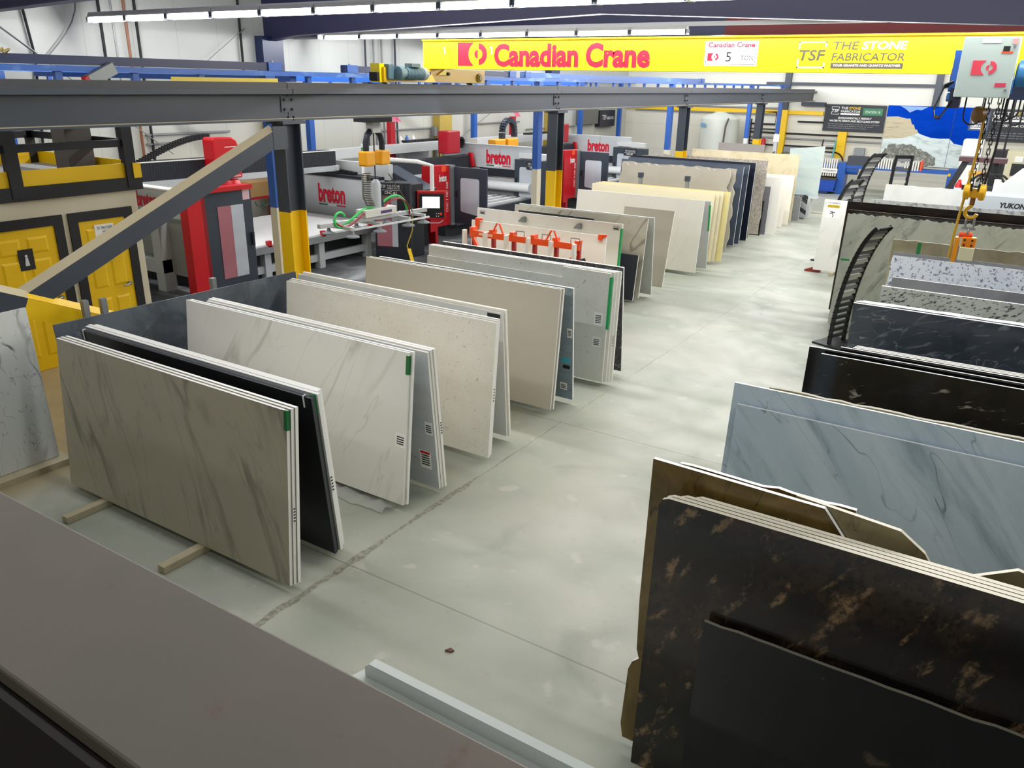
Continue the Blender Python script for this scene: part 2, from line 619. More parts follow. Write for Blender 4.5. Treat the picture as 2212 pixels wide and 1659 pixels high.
for x, zz in ((-9.6, 3.0), (-7.1, 2.22)):
    o = MB().box((x - 0.17, YW - 0.25, 0), (x + 0.17, YW, zz)).build('column_back', YEL)
    o['kind'] = 'structure'
o = MB().box((XW, YW - 0.12, 2.83), (-8.0, YW, 2.98)).build('trim_1', YEL); struct(o)
o = MB().box((-10.5, YW - 0.14, 3.98), (XR, YW, 4.1)).build('trim_2', SLATE); struct(o)
o = MB().box((-4.0, YW - 0.2, 3.3), (-3.76, YW, ZC)).build('column_back', SLATE); o['kind'] = 'structure'
o = MB().box((-8.9, YW - 0.3, 3.18), (-7.95, YW, 3.34)).build('trim_4', SLATE); struct(o)

# ---------------------------------------------------------------- pipes, cables and rods on the walls
def pipe(name, pts, r, m, label, group=None, cat='pipe'):
    return tag(MB().tube(pts, r, 6).build(name, m, smooth=True), label, cat, group)
xw = XW + 0.06
for y, rr, mm, lab in ((10.63, 0.03, BLACKM, 'black vertical pipe on the left wall, leftmost of four'), (10.9, 0.018, GALV, 'thin grey vertical conduit between the wall pipes'),
                       (11.2, 0.03, mat('copper', '#8f5a3c', 0.5), 'copper streaked vertical pipe on the left wall'), (11.45, 0.03, BLACKM, 'black vertical pipe right of the copper streaked one')):
    pipe('wall_pipe', [(xw, y, 0.1), (xw, y, 6.4)], rr, mm, lab)
pipe('wall_pipe', [(xw, 14.2, 3.4), (xw, 14.2, 6.4)], 0.03, BLACKM, 'black vertical pipe just left of the navy wall column')
pipe('wall_pipe', [(xw, 8.95, 2.0), (xw, 9.16, 4.2), (xw, 8.95, 6.4)], 0.025, BLACKM, 'dark vertical line meeting the bracing rods at the far upper left')
for a, b, lab in (((xw + 0.07, 8.2, 4.95), (xw + 0.07, 11.9, 2.2), 'diagonal bracing rod descending across the left wall'), ((xw + 0.1, 9.16, 4.25), (xw + 0.1, 7.9, 5.2), 'diagonal bracing rod rising at the far upper left'),
                  ((xw + 0.07, 12.6, 3.9), (xw + 0.07, 14.3, 5.0), 'diagonal rod rising to the navy wall column'), ((xw + 0.07, 22.9, 2.0), (xw + 0.07, 25.3, 3.0), 'grey bracing rod between the two ochre wall columns')):
    pipe('bracing_rod', [a, b], 0.012, GALV, lab, cat='rod')
pipe('wall_cable', [V(xw + .1, 9.6, 6.4)] + [V(xw + .1, 9.35 + 1.0 * math.sin(t / 10 * math.pi) * 0.75, 6.4 - 0.22 * t) for t in range(1, 11)], 0.014, GALV, 'grey cable hanging in a loop on the upper left wall', cat='cable')
for y, lab in ((18.6, 'first'), (18.95, 'second'), (19.3, 'third'), (19.9, 'fourth')):
    pipe('wall_pipe', [(xw, y, 0.1), (xw, y, 6.4)], 0.03, GALV if lab in ('second', 'third') else SLATE, lab + ' vertical conduit on the left wall behind the vacuum lifter')
for z, y0, y1, lab in ((2.64, 11.3, 13.6, 'upper thin pipe running along the left wall beside the red machine head'), (2.44, 11.3, 12.3, 'lower thin pipe stub on the left wall beside the red machine head'),
                       (2.45, 18.9, 21.6, 'thin pipe along the left wall behind the red post'), (2.5, 24.0, 27.0, 'thin pipe on the left wall right of the second red post'), (2.2, 27.5, 31.4, 'thin pipe along the left wall towards the back corner')):
    pipe('wall_pipe', [(xw, y0, z), (xw, y1, z)], 0.025, GALV, lab)
yw = YW - 0.08
for z, x0, x1, mm, lab in ((3.05, -16.5, -9.8, GALV, 'upper pale pipe on the back wall left of the white tank'), (2.8, -16.5, -9.8, GALV, 'lower pale pipe on the back wall left of the white tank'),
                           (2.55, -9.0, -7.9, BLACKM, 'short dark pipe on the back wall right of the white tank'), (2.05, -11, -5.6, BLACKM, 'dark pipe crossing the back wall under the water filtering sign'),
                           (1.85, -11, -5.6, GALV, 'pale pipe crossing the back wall below the dark one'), (1.55, -11, -7, BLACKM, 'lowest dark pipe along the back wall')):
    pipe('wall_pipe', [(x0, yw, z), (x1, yw, z)], 0.035, mm, lab)
ym_ = yw - 0.12
tk = MB().tube([(-10.6, ym_, 0.2), (-10.6, ym_, 2.9), (-9.9, ym_, 2.9), (-9.9, ym_, 2.4), (-11.1, ym_, 2.4)], 0.04, 6)
tk.tube([(-10.9, ym_ - .1, 0.2), (-10.9, ym_ - .1, 2.6)], 0.035, 6).tube([(-11.1, ym_ - .1, 0.2), (-11.1, ym_ - .1, 2.2), (-9.8, ym_ - .1, 2.2)], 0.03, 6).tube([(-11.1, ym_, 1.7), (-10.6, ym_, 1.7)], 0.03, 6)
tag(tk.build('pipe_manifold', BLACKM), 'tangle of black pipework left of the white water tank', 'pipework')

# ---------------------------------------------------------------- strip lights
def strip_light(x, y, label, group, lit=True):
    t = thing('strip_light', (x, y, ROW_Z), label, 'light fixture', group)
    MB().prism([(-0.07, 0), (0.07, 0), (0.04, 0.06), (-0.04, 0.06)], (x - 0.6, y, ROW_Z), Y, Z, X, 1.2).build('housing', mat('fixture_white', '#c9c9c6', 0.4), t)
    tb = MB()
    for dy in (-0.035, 0.035):
        tb.cyl((x - 0.56, y + dy, ROW_Z - 0.05), (x + 0.56, y + dy, ROW_Z - 0.05), 0.045, 8)
    MB().box((x - 0.612, y - 0.08, ROW_Z - 0.1), (x - 0.575, y + 0.08, ROW_Z)).box((x + 0.575, y - 0.08, ROW_Z - 0.1), (x + 0.612, y + 0.08, ROW_Z)).box((x - 0.612, y - 0.01, ROW_Z - 0.015), (x + 0.612, y + 0.01, ROW_Z)).build('lamp_holder', SLATE, t)
    tb.build('tube', TUBE if lit else mat('unlit_tube', '#8d9094', 0.4), t, smooth=True)
    return t
proto = None
def copy_tree(o, off, label):
    c = o.copy(); COL.objects.link(c)
    c.location = o.location + off
    ORG[c.name] = c.location.copy()
    c['label'] = label
    for ch in list(o.children):
        d = ch.copy(); COL.objects.link(d); d.parent = c
        ORG[d.name] = c.location.copy()
        for g in list(ch.children):
            e = g.copy(); COL.objects.link(e); e.parent = d
    return c
ORD = ['first', 'second', 'third', 'fourth', 'fifth', 'sixth', 'seventh', 'eighth', 'ninth', 'tenth', 'eleventh', 'twelfth', 'thirteenth', 'fourteenth', 'fifteenth', 'sixteenth']
proto = strip_light(-15.58, 9.95, 'first strip light from the wall end of the front row', 'strip lights in the front row')
for i in range(1, 14):
    copy_tree(proto, V(1.23 * i, 0, 0), ORD[i] + ' strip light from the wall end of the front row')
proto2 = strip_light(-15.58, 16.3, 'first lit strip light from the wall end of the second row', 'strip lights in the second row')
for i in range(1, 8):
    copy_tree(proto2, V(1.23 * i, 0, 0), ORD[i] + ' lit strip light from the wall end of the second row')
strip_light(-16.75, 16.3 - 0.25, 'dark unlit strip light at the wall end of the second row', 'strip lights in the second row', lit=False)
tag(MB().box((-16.2, 9.93, ROW_Z + 0.06), (2, 9.97, ROW_Z + 0.09)).build('light_rail', LGREY), 'thin rail carrying the front row of strip lights', 'rail')
tag(MB().box((-16.2, 16.2, ROW_Z + 0.06), (3, 16.4, ROW_Z + 0.13)).build('light_rail', LGREY), 'pale tray carrying the second row of strip lights above the yellow girder', 'rail')

# ================================================================ stone slabs
ONE = (1, 1, 1)
QZ = lambda k, base, vein, **kw: stone(k, base, [('cloud', kw.get('cl', base), 1.1, 0.3, 0.7, 0.5, 0.4, ONE, 0),
      ('vein', vein, kw.get('s', 1.0), 0.0, kw.get('w', 0.03), kw.get('a', 0.6), kw.get('d', 0.35), kw.get('st', (1.6, 1, 0.28)), kw.get('r', 20)),
      ('vein', vein, kw.get('s', 1.0) * 1.9, 0.0, kw.get('w', 0.03) * 0.5, kw.get('a', 0.6) * 0.45, 0.5, kw.get('st', (1.6, 1, 0.28)), kw.get('r', 20))], kw.get('rough', 0.28))
TAUPE = QZ('veined_taupe', '#bfb8a2', '#918a7a', cl='#b6ae99', w=0.04, a=0.95, s=1.25, r=-22)
CALA = QZ('veined_white', '#e6e5de', '#aaa699', cl='#e0dfd7', w=0.032, a=0.55, s=0.85, r=28)
CALA2 = QZ('veined_cream', '#ebe5d5', '#968b76', cl='#e4decd', w=0.022, a=0.75, s=1.0, r=40, d=0.8)
WHITEQ = QZ('plain_white_quartz', '#efece3', '#dcd8cc', a=0.3)
WARMQ = QZ('warm_white_quartz', '#ece6d7', '#d8d0bd', a=0.3)
CREAMQ = stone('cream_quartz', '#e9dfbd', [('cloud', '#e4d9b4', 2, 0.3, 0.7, 0.6, 0.2, ONE, 0)], 0.35)
YCREAM = stone('yellow_cream', '#e2d494', [('cloud', '#d8ca8a', 2, 0.3, 0.7, 0.6, 0.2, ONE, 0)], 0.4)
SPECK = stone('speckled_white', '#e2e0d7', [('cloud', '#d9d5c8', 2.5, 0.35, 0.7, 0.7, 0.4, ONE, 0), ('spot', '#8a8577', 11, 0.04, 0.13, 0.7, 0.7, (1, 1, 0.7), 0), ('spot', '#9c978a', 4.5, 0.02, 0.09, 0.8, 1.2, (1, 1, 0.5), 30)], 0.3)
BEIGE = stone('greige_quartz', '#bdb9ad', [('cloud', '#b7b3a6', 1.4, 0.3, 0.7, 0.6, 0.2, ONE, 0)], 0.35)
BACKG = stone('slab_back_grey', '#c0c6c7', [('cloud', '#b0b7b9', 1.6, 0.35, 0.7, 0.7, 0.6, (0.4, 1, 2.5), 0)], 0.55)
BACKW = stone('slab_back_white', '#cfd1cf', [('cloud', '#bfc3c3', 1.3, 0.35, 0.7, 0.7, 0.3, ONE, 0)], 0.5)
BLUEB = stone('blue_grey_back', '#8fa0a8', [('cloud', '#7c8c96', 1.6, 0.35, 0.7, 0.8, 0.6, (0.3, 1, 2.5), 0), ('spot', '#2c3a42', 6, 0.03, 0.14, 0.9, 1.5, (0.4, 1, 1), 0)], 0.5)
BLACKQ = stone('black_quartz', '#17191d', [('cloud', '#1f2227', 3, 0.4, 0.7, 0.6, 0.2, ONE, 0)], 0.3)
NAVYQ = stone('midnight_stone', '#161d2b', [('cloud', '#1d2533', 3, 0.4, 0.7, 0.6, 0.2, ONE, 0)], 0.3)
SLATEQ = stone('blue_slate_stone', '#4b5563', [('cloud', '#414b59', 2, 0.35, 0.7, 0.7, 0.3, ONE, 0)], 0.3)
DSPECK = stone('dark_speckled', '#4a4b4e', [('cloud', '#b9b9b6', 24, 0.56, 0.64, 0.8, 0.3, ONE, 0), ('cloud', '#1e1f22', 14, 0.57, 0.66, 0.8, 0.3, ONE, 0)], 0.35)
CONCR = stone('concrete_look', '#4d555e', [('cloud', '#343c46', 1.5, 0.42, 0.62, 0.9, 0.6, ONE, 0), ('cloud', '#67717b', 4, 0.52, 0.75, 0.55, 0.6, ONE, 0)], 0.45)
PANDA = stone('black_veined_marble', '#dde0db', [('cloud', '#d0d5d1', 1.4, 0.35, 0.7, 0.7, 0.4, ONE, 0), ('vein', '#2c2f2e', 1.0, 0.0, 0.02, 0.95, 0.6, (1, 1.5, 0.6), 0), ('cloud', '#3a3d3c', 2.4, 0.6, 0.66, 0.85, 0.8, (1, 1.8, 0.6), 0), ('vein', '#4a4c4a', 2.7, 0.0, 0.008, 0.7, 1.0, (1, 1.2, 0.8), 30)], 0.25)
TAUPER = stone('raw_edge_taupe', '#a9a395', [('cloud', '#a09a8c', 1.2, 0.35, 0.7, 0.7, 0.3, ONE, 0)], 0.35)
PALEG = stone('pale_granite', '#bdb6a8', [('spot', '#7d746a', 22, 0.08, 0.26, 0.8, 0.6, ONE, 0)], 0.35)
GRAN = stone('brown_speckled_granite', '#b9b2a8', [('cloud', '#80776d', 24, 0.52, 0.6, 0.75, 0.2, ONE, 0), ('cloud', '#dcd7cd', 18, 0.54, 0.62, 0.7, 0.3, ONE, 0)], 0.3)
TRAV = stone('beige_travertine', '#cdc1a0', [('cloud', '#b5a67c', 3, 0.48, 0.7, 0.75, 1.2, ONE, 0), ('cloud', '#ded5bd', 2, 0.5, 0.72, 0.6, 0.6, ONE, 0)], 0.35)
GLASSG = stone('pale_green_stone', '#c3d0cb', [('cloud', '#a9bcc0', 1.5, 0.4, 0.7, 0.7, 0.8, (0.3, 1, 1.6), 15)], 0.15)
COSMIC = stone('black_gold_granite', '#171615', [('cloud', '#3a2d23', 2.6, 0.44, 0.66, 0.9, 0.3, (1.2, 1, 0.8), 20), ('cloud', '#94795a', 4.6, 0.55, 0.68, 0.85, 0.2, (1.7, 1, 0.7), 28), ('cloud', '#0e0d0d', 22, 0.5, 0.62, 0.75, 0.2, ONE, 0), ('spot', '#7d6a52', 34, 0.05, 0.2, 0.3, 0.8, ONE, 0)], 0.12)
BLACKG = stone('black_granite', '#0e1013', [('cloud', '#1b1e22', 3, 0.5, 0.75, 0.8, 1.0, ONE, 0), ('cloud', '#6b5c48', 3.3, 0.62, 0.74, 0.6, 0.4, ONE, 20)], 0.07)
BROWNG = stone('golden_brown_granite', '#7c6636', [('cloud', '#54441f', 2.4, 0.38, 0.66, 0.85, 0.8, ONE, 0), ('vein', '#2b2413', 1.8, 0.0, 0.012, 0.8, 1.5, (1.4, 1, 0.5), 10)], 0.25)
OLIVE = stone('olive_granite', '#968b66', [('cloud', '#736a48', 3, 0.38, 0.66, 0.85, 0.8, ONE, 0), ('vein', '#37321f', 2.6, 0.0, 0.014, 0.8, 1.5, ONE, 0)], 0.3)
BLUEQ = stone('blue_grey_marble', '#abbdc8', [('cloud', '#c2d1d9', 1.4, 0.4, 0.68, 0.7, 0.6, (1.8, 1, 0.4), -38), ('cloud', '#7d8f9a', 1.7, 0.5, 0.72, 0.8, 0.6, (2.6, 1, 0.35), -40), ('vein', '#4e5c66', 1.3, 0.0, 0.007, 0.8, 0.6, (2.2, 1, 0.4), -38), ('spot', '#70818c', 26, 0.05, 0.2, 0.4, 0.7, ONE, 0)], 0.3)
TITAN = stone('black_swirl_granite', '#0d0f14', [('cloud', '#20242b', 2.5, 0.5, 0.75, 0.8, 1.0, ONE, 0), ('cloud', '#9a968c', 4.2, 0.585, 0.66, 0.7, 0.8, (0.6, 1, 2.0), -20)], 0.1)
TITANB = stone('charcoal_swirl_granite', '#535b66', [('cloud', '#3e4650', 1.6, 0.4, 0.68, 0.85, 0.8, ONE, 0), ('cloud', '#a3abb2', 2.6, 0.545, 0.66, 0.6, 1.6, (0.7, 1, 2.0), -25), ('vein', '#b3bac0', 1.6, 0.0, 0.008, 0.6, 1.0, (0.7, 1, 1.8), -20)], 0.25)
DALL = stone('salt_pepper_granite', '#b9bdb4', [('cloud', '#9da299', 3, 0.4, 0.7, 0.7, 0.5, ONE, 0), ('cloud', '#2b2d2a', 22, 0.535, 0.585, 0.9, 0.2, (0.7, 1, 1.6), -25)], 0.3)
CONCG = stone('smoky_grey_stone', '#83868a', [('cloud', '#696c70', 1.5, 0.38, 0.66, 0.85, 0.6, ONE, 0)], 0.35)
WBLUE = stone('white_blue_speckle', '#ccd2db', [('cloud', '#b9c2ce', 3, 0.4, 0.7, 0.6, 0.5, ONE, 0), ('cloud', '#4a5160', 26, 0.55, 0.6, 0.85, 0.2, ONE, 20)], 0.3)
TANG = stone('tan_granite', '#c4bc9f', [('cloud', '#aca485', 3.2, 0.4, 0.7, 0.8, 0.8, ONE, 0), ('spot', '#5b543c', 6, 0.03, 0.1, 0.7, 1.5, ONE, 0)], 0.35)
SEAG = stone('sea_green_marble', '#dde4e0', [('cloud', '#c4cfca', 1.6, 0.42, 0.68, 0.85, 0.8, (1.2, 1, 0.8), 20), ('cloud', '#7d8a87', 2.0, 0.54, 0.66, 0.55, 0.5, (2.6, 1, 0.6), 35), ('cloud', '#4f5c5b', 1.6, 0.6, 0.7, 0.7, 0.6, (2.2, 1, 0.7), -40), ('cloud', '#eef2ef', 2.4, 0.58, 0.68, 0.6, 0.5, (2.6, 1, 0.5), 35)], 0.25)
MBROWN = stone('chocolate_granite', '#2b211c', [('cloud', '#5a3d29', 2.0, 0.5, 0.72, 0.85, 1.2, (0.5, 1, 1.4), 0), ('cloud', '#15110f', 2.6, 0.45, 0.7, 0.8, 1, ONE, 0)], 0.15)
PEBBLE = stone('grey_pebble_granite', '#b9bbba', [('cloud', '#6e7274', 13, 0.5, 0.6, 0.75, 0.4, ONE, 0)], 0.35)
MOTT = stone('mottled_grey', '#8a9296', [('vein', '#454b4f', 3, 0.0, 0.03, 0.9, 2, ONE, 20), ('cloud', '#b9c0c2', 3, 0.5, 0.7, 0.6, 1, ONE, 0)], 0.3)
ZEBRA = stone('black_white_striped', '#9fa3a6', [('cloud', '#1d2024', 2.4, 0.46, 0.54, 0.95, 1.0, (0.4, 1, 2.2), 30)], 0.25)
SLABS = {}

def slab(key, xl, xr, y0, lean, h, m, edge, label, group=None, z0=0.07, t=0.03, top=None, left=None, right=None, poly=None, name='stone_slab'):
    """upright slab, long side along X, leaning by `lean` degrees (positive: top away from the aisle end it faces)"""
    th = R(lean)
    v, n = V(0, math.sin(th), math.cos(th)), V(0, math.cos(th), -math.sin(th))
    L = xr - xl
    zz = z0 + max(0, t * math.sin(th))
    if poly is None:
        poly = [(0, 0), (L, 0)]
        poly += rough_line((L, 0), (L, h), right[1], right[0], key)[1:] if right else [(L, h)]
        poly += rough_line((L, h), (0, h), top[1], top[0], key + 't')[1:] if top else [(0, h)]
        if left:
            poly += rough_line((0, h), (0, 0), left[1], left[0], key + 'l')[1:-1]
    b = MB().prism(poly, (xl, y0, zz), X, v, n, t, side=1)
    o = b.build(name, [m, edge])
    tag(o, label, 'stone slab', group)
    SLABS[key] = (V(xl, y0, zz), v, n, L, h, t, o)
    return o

def on_slab(key, a, b):
    """point on a slab's visible face: a along, b up"""
    o, v, n, L, h, t, ob = SLABS[key]
    return o + X * a + v * b

def sticker(key, a, b, w, h, m, name='label_sticker', lines=0):
    o, v, n, L, hh, t, ob = SLABS[key]
    p = plate(on_slab(key, a, b), X, v, w, h, m, ob, name, out=0.002, t=0.003)
    if lines:
        q = MB()
        for i in range(lines):
            z = b + h * (0.2 + 0.65 * i / lines)
            q.prism([(0, 0), (w * 0.7, 0), (w * 0.7, h * 0.3 / lines), (0, h * 0.3 / lines)], on_slab(key, a + w * 0.15, z) - n * 0.004, X, v, n, 0.001)
        q.build('barcode_print', INK, p)
    return p

def edge_tape(key, b0, b1, m=GREEN, w=0.034, name='corner_tape'):
    """tape wrapped on the slab's aisle-side edge"""
    o, v, n, L, h, t, ob = SLABS[key]
    c = MB().prism([(-0.03, b0), (0.003, b0), (0.003, b1), (-0.03, b1)], o - n * 0.002, X, v, n, t + 0.003)
    c.v = [p + X * L for p in c.v]
    c.build(name, m, ob)

def edge_label(key, b0, b1):
    o, v, n, L, h, t, ob = SLABS[key]
    e = o + X * (L + 0.002)
    q = MB().prism([(0.002, b0), (t - 0.002, b0), (t - 0.002, b1), (0.002, b1)], e, n, v, X, 0.002)
    p = q.build('edge_label', WHITE, ob)
    k = MB()
    for i in range(5):
        z = b0 + (b1 - b0) * (i + 0.3) / 5
        k.prism([(0.005, z), (t - 0.005, z), (t - 0.005, z + (b1 - b0) * 0.09), (0.005, z + (b1 - b0) * 0.09)], e + X * 0.002, n, v, X, 0.001)
    k.build('barcode_print', INK, p)

def rack(xs, y0, y1, label, group, post=None, ph=1.25):
    """slab rack: two ground timbers across the bay and steel uprights between the slabs"""
    t = thing('slab_rack', ((xs[0] + xs[1]) / 2, (y0 + y1) / 2, 0), label, 'slab rack', group)
    for x in xs:
        MB().box((x - 0.045, y0, 0), (x + 0.045, y1, 0.07)).build('ground_timber', WOOD, t, bevel=0.006)
    if post:
        f = thing('steel_trestle', ((xs[0] + xs[1]) / 2, post, 0.07), label.replace('timber rack under', 'steel frame on the timbers below').replace('ground timbers poking out in front of', 'steel frame behind'), 'trestle', 'steel trestles in the left row')
        for x in xs:
            MB().box((x - 0.025, post - 0.02, 0.07), (x + 0.025, post + 0.02, ph)).build('upright', STEEL, f)
        MB().box((xs[0], post - 0.02, 0.4), (xs[1], post + 0.02, 0.44)).build('crossbar', STEEL, f)
    return t

G = 'slabs in the left row'
RK = 'slab racks in the left row'
# --- first pair
rack((-6.915, -5.485), 3.25, 4.55, 'ground timbers poking out in front of the veined taupe slab', RK, 3.96)
slab('1a', -7.49, -4.38, 3.65, 4.7, 1.49, TAUPE, EDGEW, 'big taupe slab with grey diagonal veins facing the camera, front of its stack', G)
slab('1b', -7.48, -4.37, 3.684, 4.7, 1.495, TAUPE, EDGEW, 'second slab of the front stack, sandwiched behind the big taupe veined face', G)
slab('1c', -7.46, -4.36, 3.718, 4.7, 1.50, TAUPE, EDGEW, 'third slab of the front stack, behind two veined taupe ones', G)
edge_tape('1a', 1.33, 1.49, DGREEN); edge_label('1b', 0.55, 0.68)
slab('2a', -7.58, -4.42, 4.20, -5.4, 1.49, BLACKQ, EDGED, 'black slab facing the camera just behind the taupe veined stack', G)
slab('2b', -7.6, -4.44, 4.234, -5.4, 1.50, BACKG, EDGED, 'grey-edged slab directly behind the black one in the first pair', G)
slab('2c', -7.6, -4.42, 4.268, -5.4, 1.505, WHITEQ, EDGEW, 'white slab behind the black one, third of that stack', G)
slab('2d', -7.61, -4.46, 4.302, -5.4, 1.51, WHITEQ, EDGEW, 'white slab behind the black one, fourth of that stack', G)
slab('2e', -7.56, -4.47, 4.336, -5.4, 1.51, WHITEQ, EDGEW, 'rearmost white slab of the stack headed by the black one', G)
edge_tape('2b', 1.32, 1.5, DGREEN); edge_label('2c', 0.6, 0.75)
for a in (0.06, 3.08):
    cl = MB()
    c = on_slab('2a', a, 1.4) - SLABS['2a'][2] * 0.008
    cl.tube([c, c + SLABS['2a'][1] * 0.1, c + SLABS['2a'][1] * 0.1 + SLABS['2a'][2] * 0.03], 0.007, 6)
    cl.build('wire_clip', LGREY, SLABS['2a'][6])
# --- second pair
rack((-6.9, -5.5), 5.05, 5.95, 'timber rack under the white slab with faint veins', RK, 5.44)
slab('3a', -7.66, -4.48, 5.17, 6.0, 1.51, CALA, EDGEW, 'white slab with faint grey veins and a dark green corner tape', G)
slab('3b', -7.64, -4.46, 5.204, 6.0, 1.512, CALA, EDGEW, 'slab hidden behind the white faint-veined one with green corner tape', G)
edge_tape('3a', 1.3, 1.48, DGREEN); sticker('3a', 3.06, 0.58, 0.12, 0.14, WHITE, lines=4)
slab('4a', -7.53, -4.40, 5.64, -5.7, 1.485, BACKG, EDGEW, 'grey-backed slab with a red and white label, leaning towards the camera', G)
slab('4b', -7.54, -4.39, 5.674, -5.7, 1.50, WARMQ, EDGEW, 'middle slab behind the grey-backed one with the red and white label', G)
slab('4c', -7.53, -4.38, 5.708, -5.7, 1.505, WARMQ, EDGEW, 'rear slab behind the grey-backed one with the red and white label', G)
p = sticker('4a', 2.92, 0.2, 0.14, 0.2, WHITE, lines=5)
plate(on_slab('4a', 2.93, 0.37) - SLABS['4a'][2] * 0.003, X, SLABS['4a'][1], 0.12, 0.025, LRED, p, 'label_stripe')
text('QUARTZ', on_slab('4a', 2.6, 0.28), X, SLABS['4a'][1], 0.28, 0.025, mat('grey_print', '#7f8588', 0.6), SLABS['4a'][6], 'back_print')
sticker('4a', 3.02, 0.6, 0.09, 0.14, WHITE, lines=4); edge_label('4c', 0.6, 0.74)
# --- third pair
rack((-6.9, -5.5), 6.40, 7.3, 'timber rack under the speckled white slab nearest the camera', RK, 6.89)
slab('5a', -7.49, -4.39, 6.49, 5.3, 1.50, SPECK, EDGEW, 'speckled white slab, front of its stack and nearest of the speckled ones', G)
slab('5b', -7.48, -4.40, 6.524, 5.3, 1.51, SPECK, EDGEW, 'second slab in the stack behind the nearest speckled white one', G)
slab('5c', -7.48, -4.41, 6.558, 5.3, 1.52, SPECK, EDGEW, 'third slab in the stack behind the nearest speckled white one', G)
edge_label('5b', 0.62, 0.78)
slab('6a', -7.66, -4.54, 7.09, -4.6, 1.50, BACKW, EDGEW, 'white slab with a black label on its top corner', G)
slab('6b', -7.6, -4.52, 7.124, -4.6, 1.53, WARMQ, EDGEW, 'warm white slab behind the one with a black corner label', G)
p = sticker('6a', 2.92, 1.41, 0.17, 0.07, INK, 'black_label')
# --- fourth pair
rack((-6.9, -5.5), 7.98, 8.75, 'timber rack under the plain greige slab', RK, 8.34)
slab('7a', -7.63, -4.52, 8.06, 5.8, 1.52, BEIGE, EDGEW, 'plain greige slab, front of its pair', G)
slab('7b', -7.6, -4.50, 8.094, 5.8, 1.525, BEIGE, EDGEW, 'second plain greige slab right behind the first', G)
slab('8a', -7.57, -4.46, 8.53, -4.4, 1.50, BLUEB, EDGEW, 'blue-grey slab back with ink marks, beyond the greige pair', G)
p = sticker('8a', 2.95, 0.5, 0.12, 0.07, mat('cyan_label', '#4ab6cf', 0.5), lines=0)
sticker('8a', 2.97, 0.42, 0.1, 0.05, INK, 'black_label'); sticker('8a', 3.03, 0.85, 0.07, 0.12, WHITE, lines=4); sticker('8a', 2.93, 0.12, 0.1, 0.1, WHITE, lines=3)
# --- fifth pair
rack((-6.9, -5.5), 9.28, 10.1, 'timber rack under the notched speckled slab', RK, 9.73)
slab('9n', -7.49, -4.42, 9.33, 2.9, 1.5, SPECK, EDGEW, 'speckled white slab with a long strip cut off its top', G, poly=[(0, 0), (3.05, 0), (3.05, 1.5), (2.33, 1.5), (2.33, 1.36), (0, 1.36)])
slab('9a', -7.49, -4.40, 9.364, 2.9, 1.515, SPECK, EDGEW, 'full height speckled slab behind the notched one', G)
slab('9b', -7.48, -4.37, 9.398, 2.9, 1.52, WHITEQ, EDGEW, 'white slab third in the stack behind the notched speckled one', G)
slab('9c', -7.48, -4.34, 9.432, 2.9, 1.52, WHITEQ, EDGEW, 'white slab last in the stack behind the notched speckled one', G)
edge_tape('9n', 0.75, 1.45, GREEN); sticker('9n', 2.86, 0.78, 0.12, 0.18, WHITE, lines=5); sticker('9n', 2.86, 0.48, 0.12, 0.14, WHITE, lines=4); edge_label('9b', 0.5, 0.66)
slab('10a', -7.46, -4.42, 9.90, -5.7, 1.53, DSPECK, EDGEW, 'dark speckled granite slab beyond the notched white one', G)
# --- dark slab along the left ends, white slab with black veins
b = MB().prism([(0, 0), (3.16, 0), (3.16, 1.5), (0, 1.53)], (-7.74, 3.96, 0.05), Y, V(-0.08, 0, 0.9968), V(-1, 0, -0.08), 0.02, side=1)
o = b.build('stone_slab', [CONCR, mat('grey_edge', '#6a7076', 0.5)])
tag(o, 'dark concrete-look slab standing across the left ends of the front stacks', 'stone slab', G)
b = MB().prism([(0, 0), (-3.2, 0), (-3.2, 1.57), (0, 1.62)], (-8.19, 3.93, 0.075), Y, V(-0.05, 0, 0.9987), V(-1, 0, -0.05), 0.03, side=1)
o = b.build('stone_slab', [PANDA, EDGEW])
tag(o, 'white slab with bold black veins at the far left edge below the yellow door', 'stone slab', G)
sk = thing('slab_rack', (-8.2, 3.0, 0), 'pale timber skid under the white slab with black veins', 'slab rack', RK)
MB().box((-8.32, 0.9, 0), (-8.05, 4.0, 0.07)).build('ground_timber', WOOD, sk)
pt = MB().box((-8.16, 4.42, 0), (-8.1, 4.48, 1.68)); tag(pt.build('rack_post', GALV), 'square steel post top behind the dark concrete-look slab, left one', 'post')
pt = MB().box((-8.16, 4.62, 0), (-8.1, 4.68, 1.66)); tag(pt.build('rack_post', GALV), 'square steel post top behind the dark concrete-look slab, right one', 'post')
pt = MB().box((-8.16, 6.02, 0), (-8.1, 6.08, 1.62)); tag(pt.build('rack_post', GALV), 'square steel post in front of the red and dark machine door', 'post')
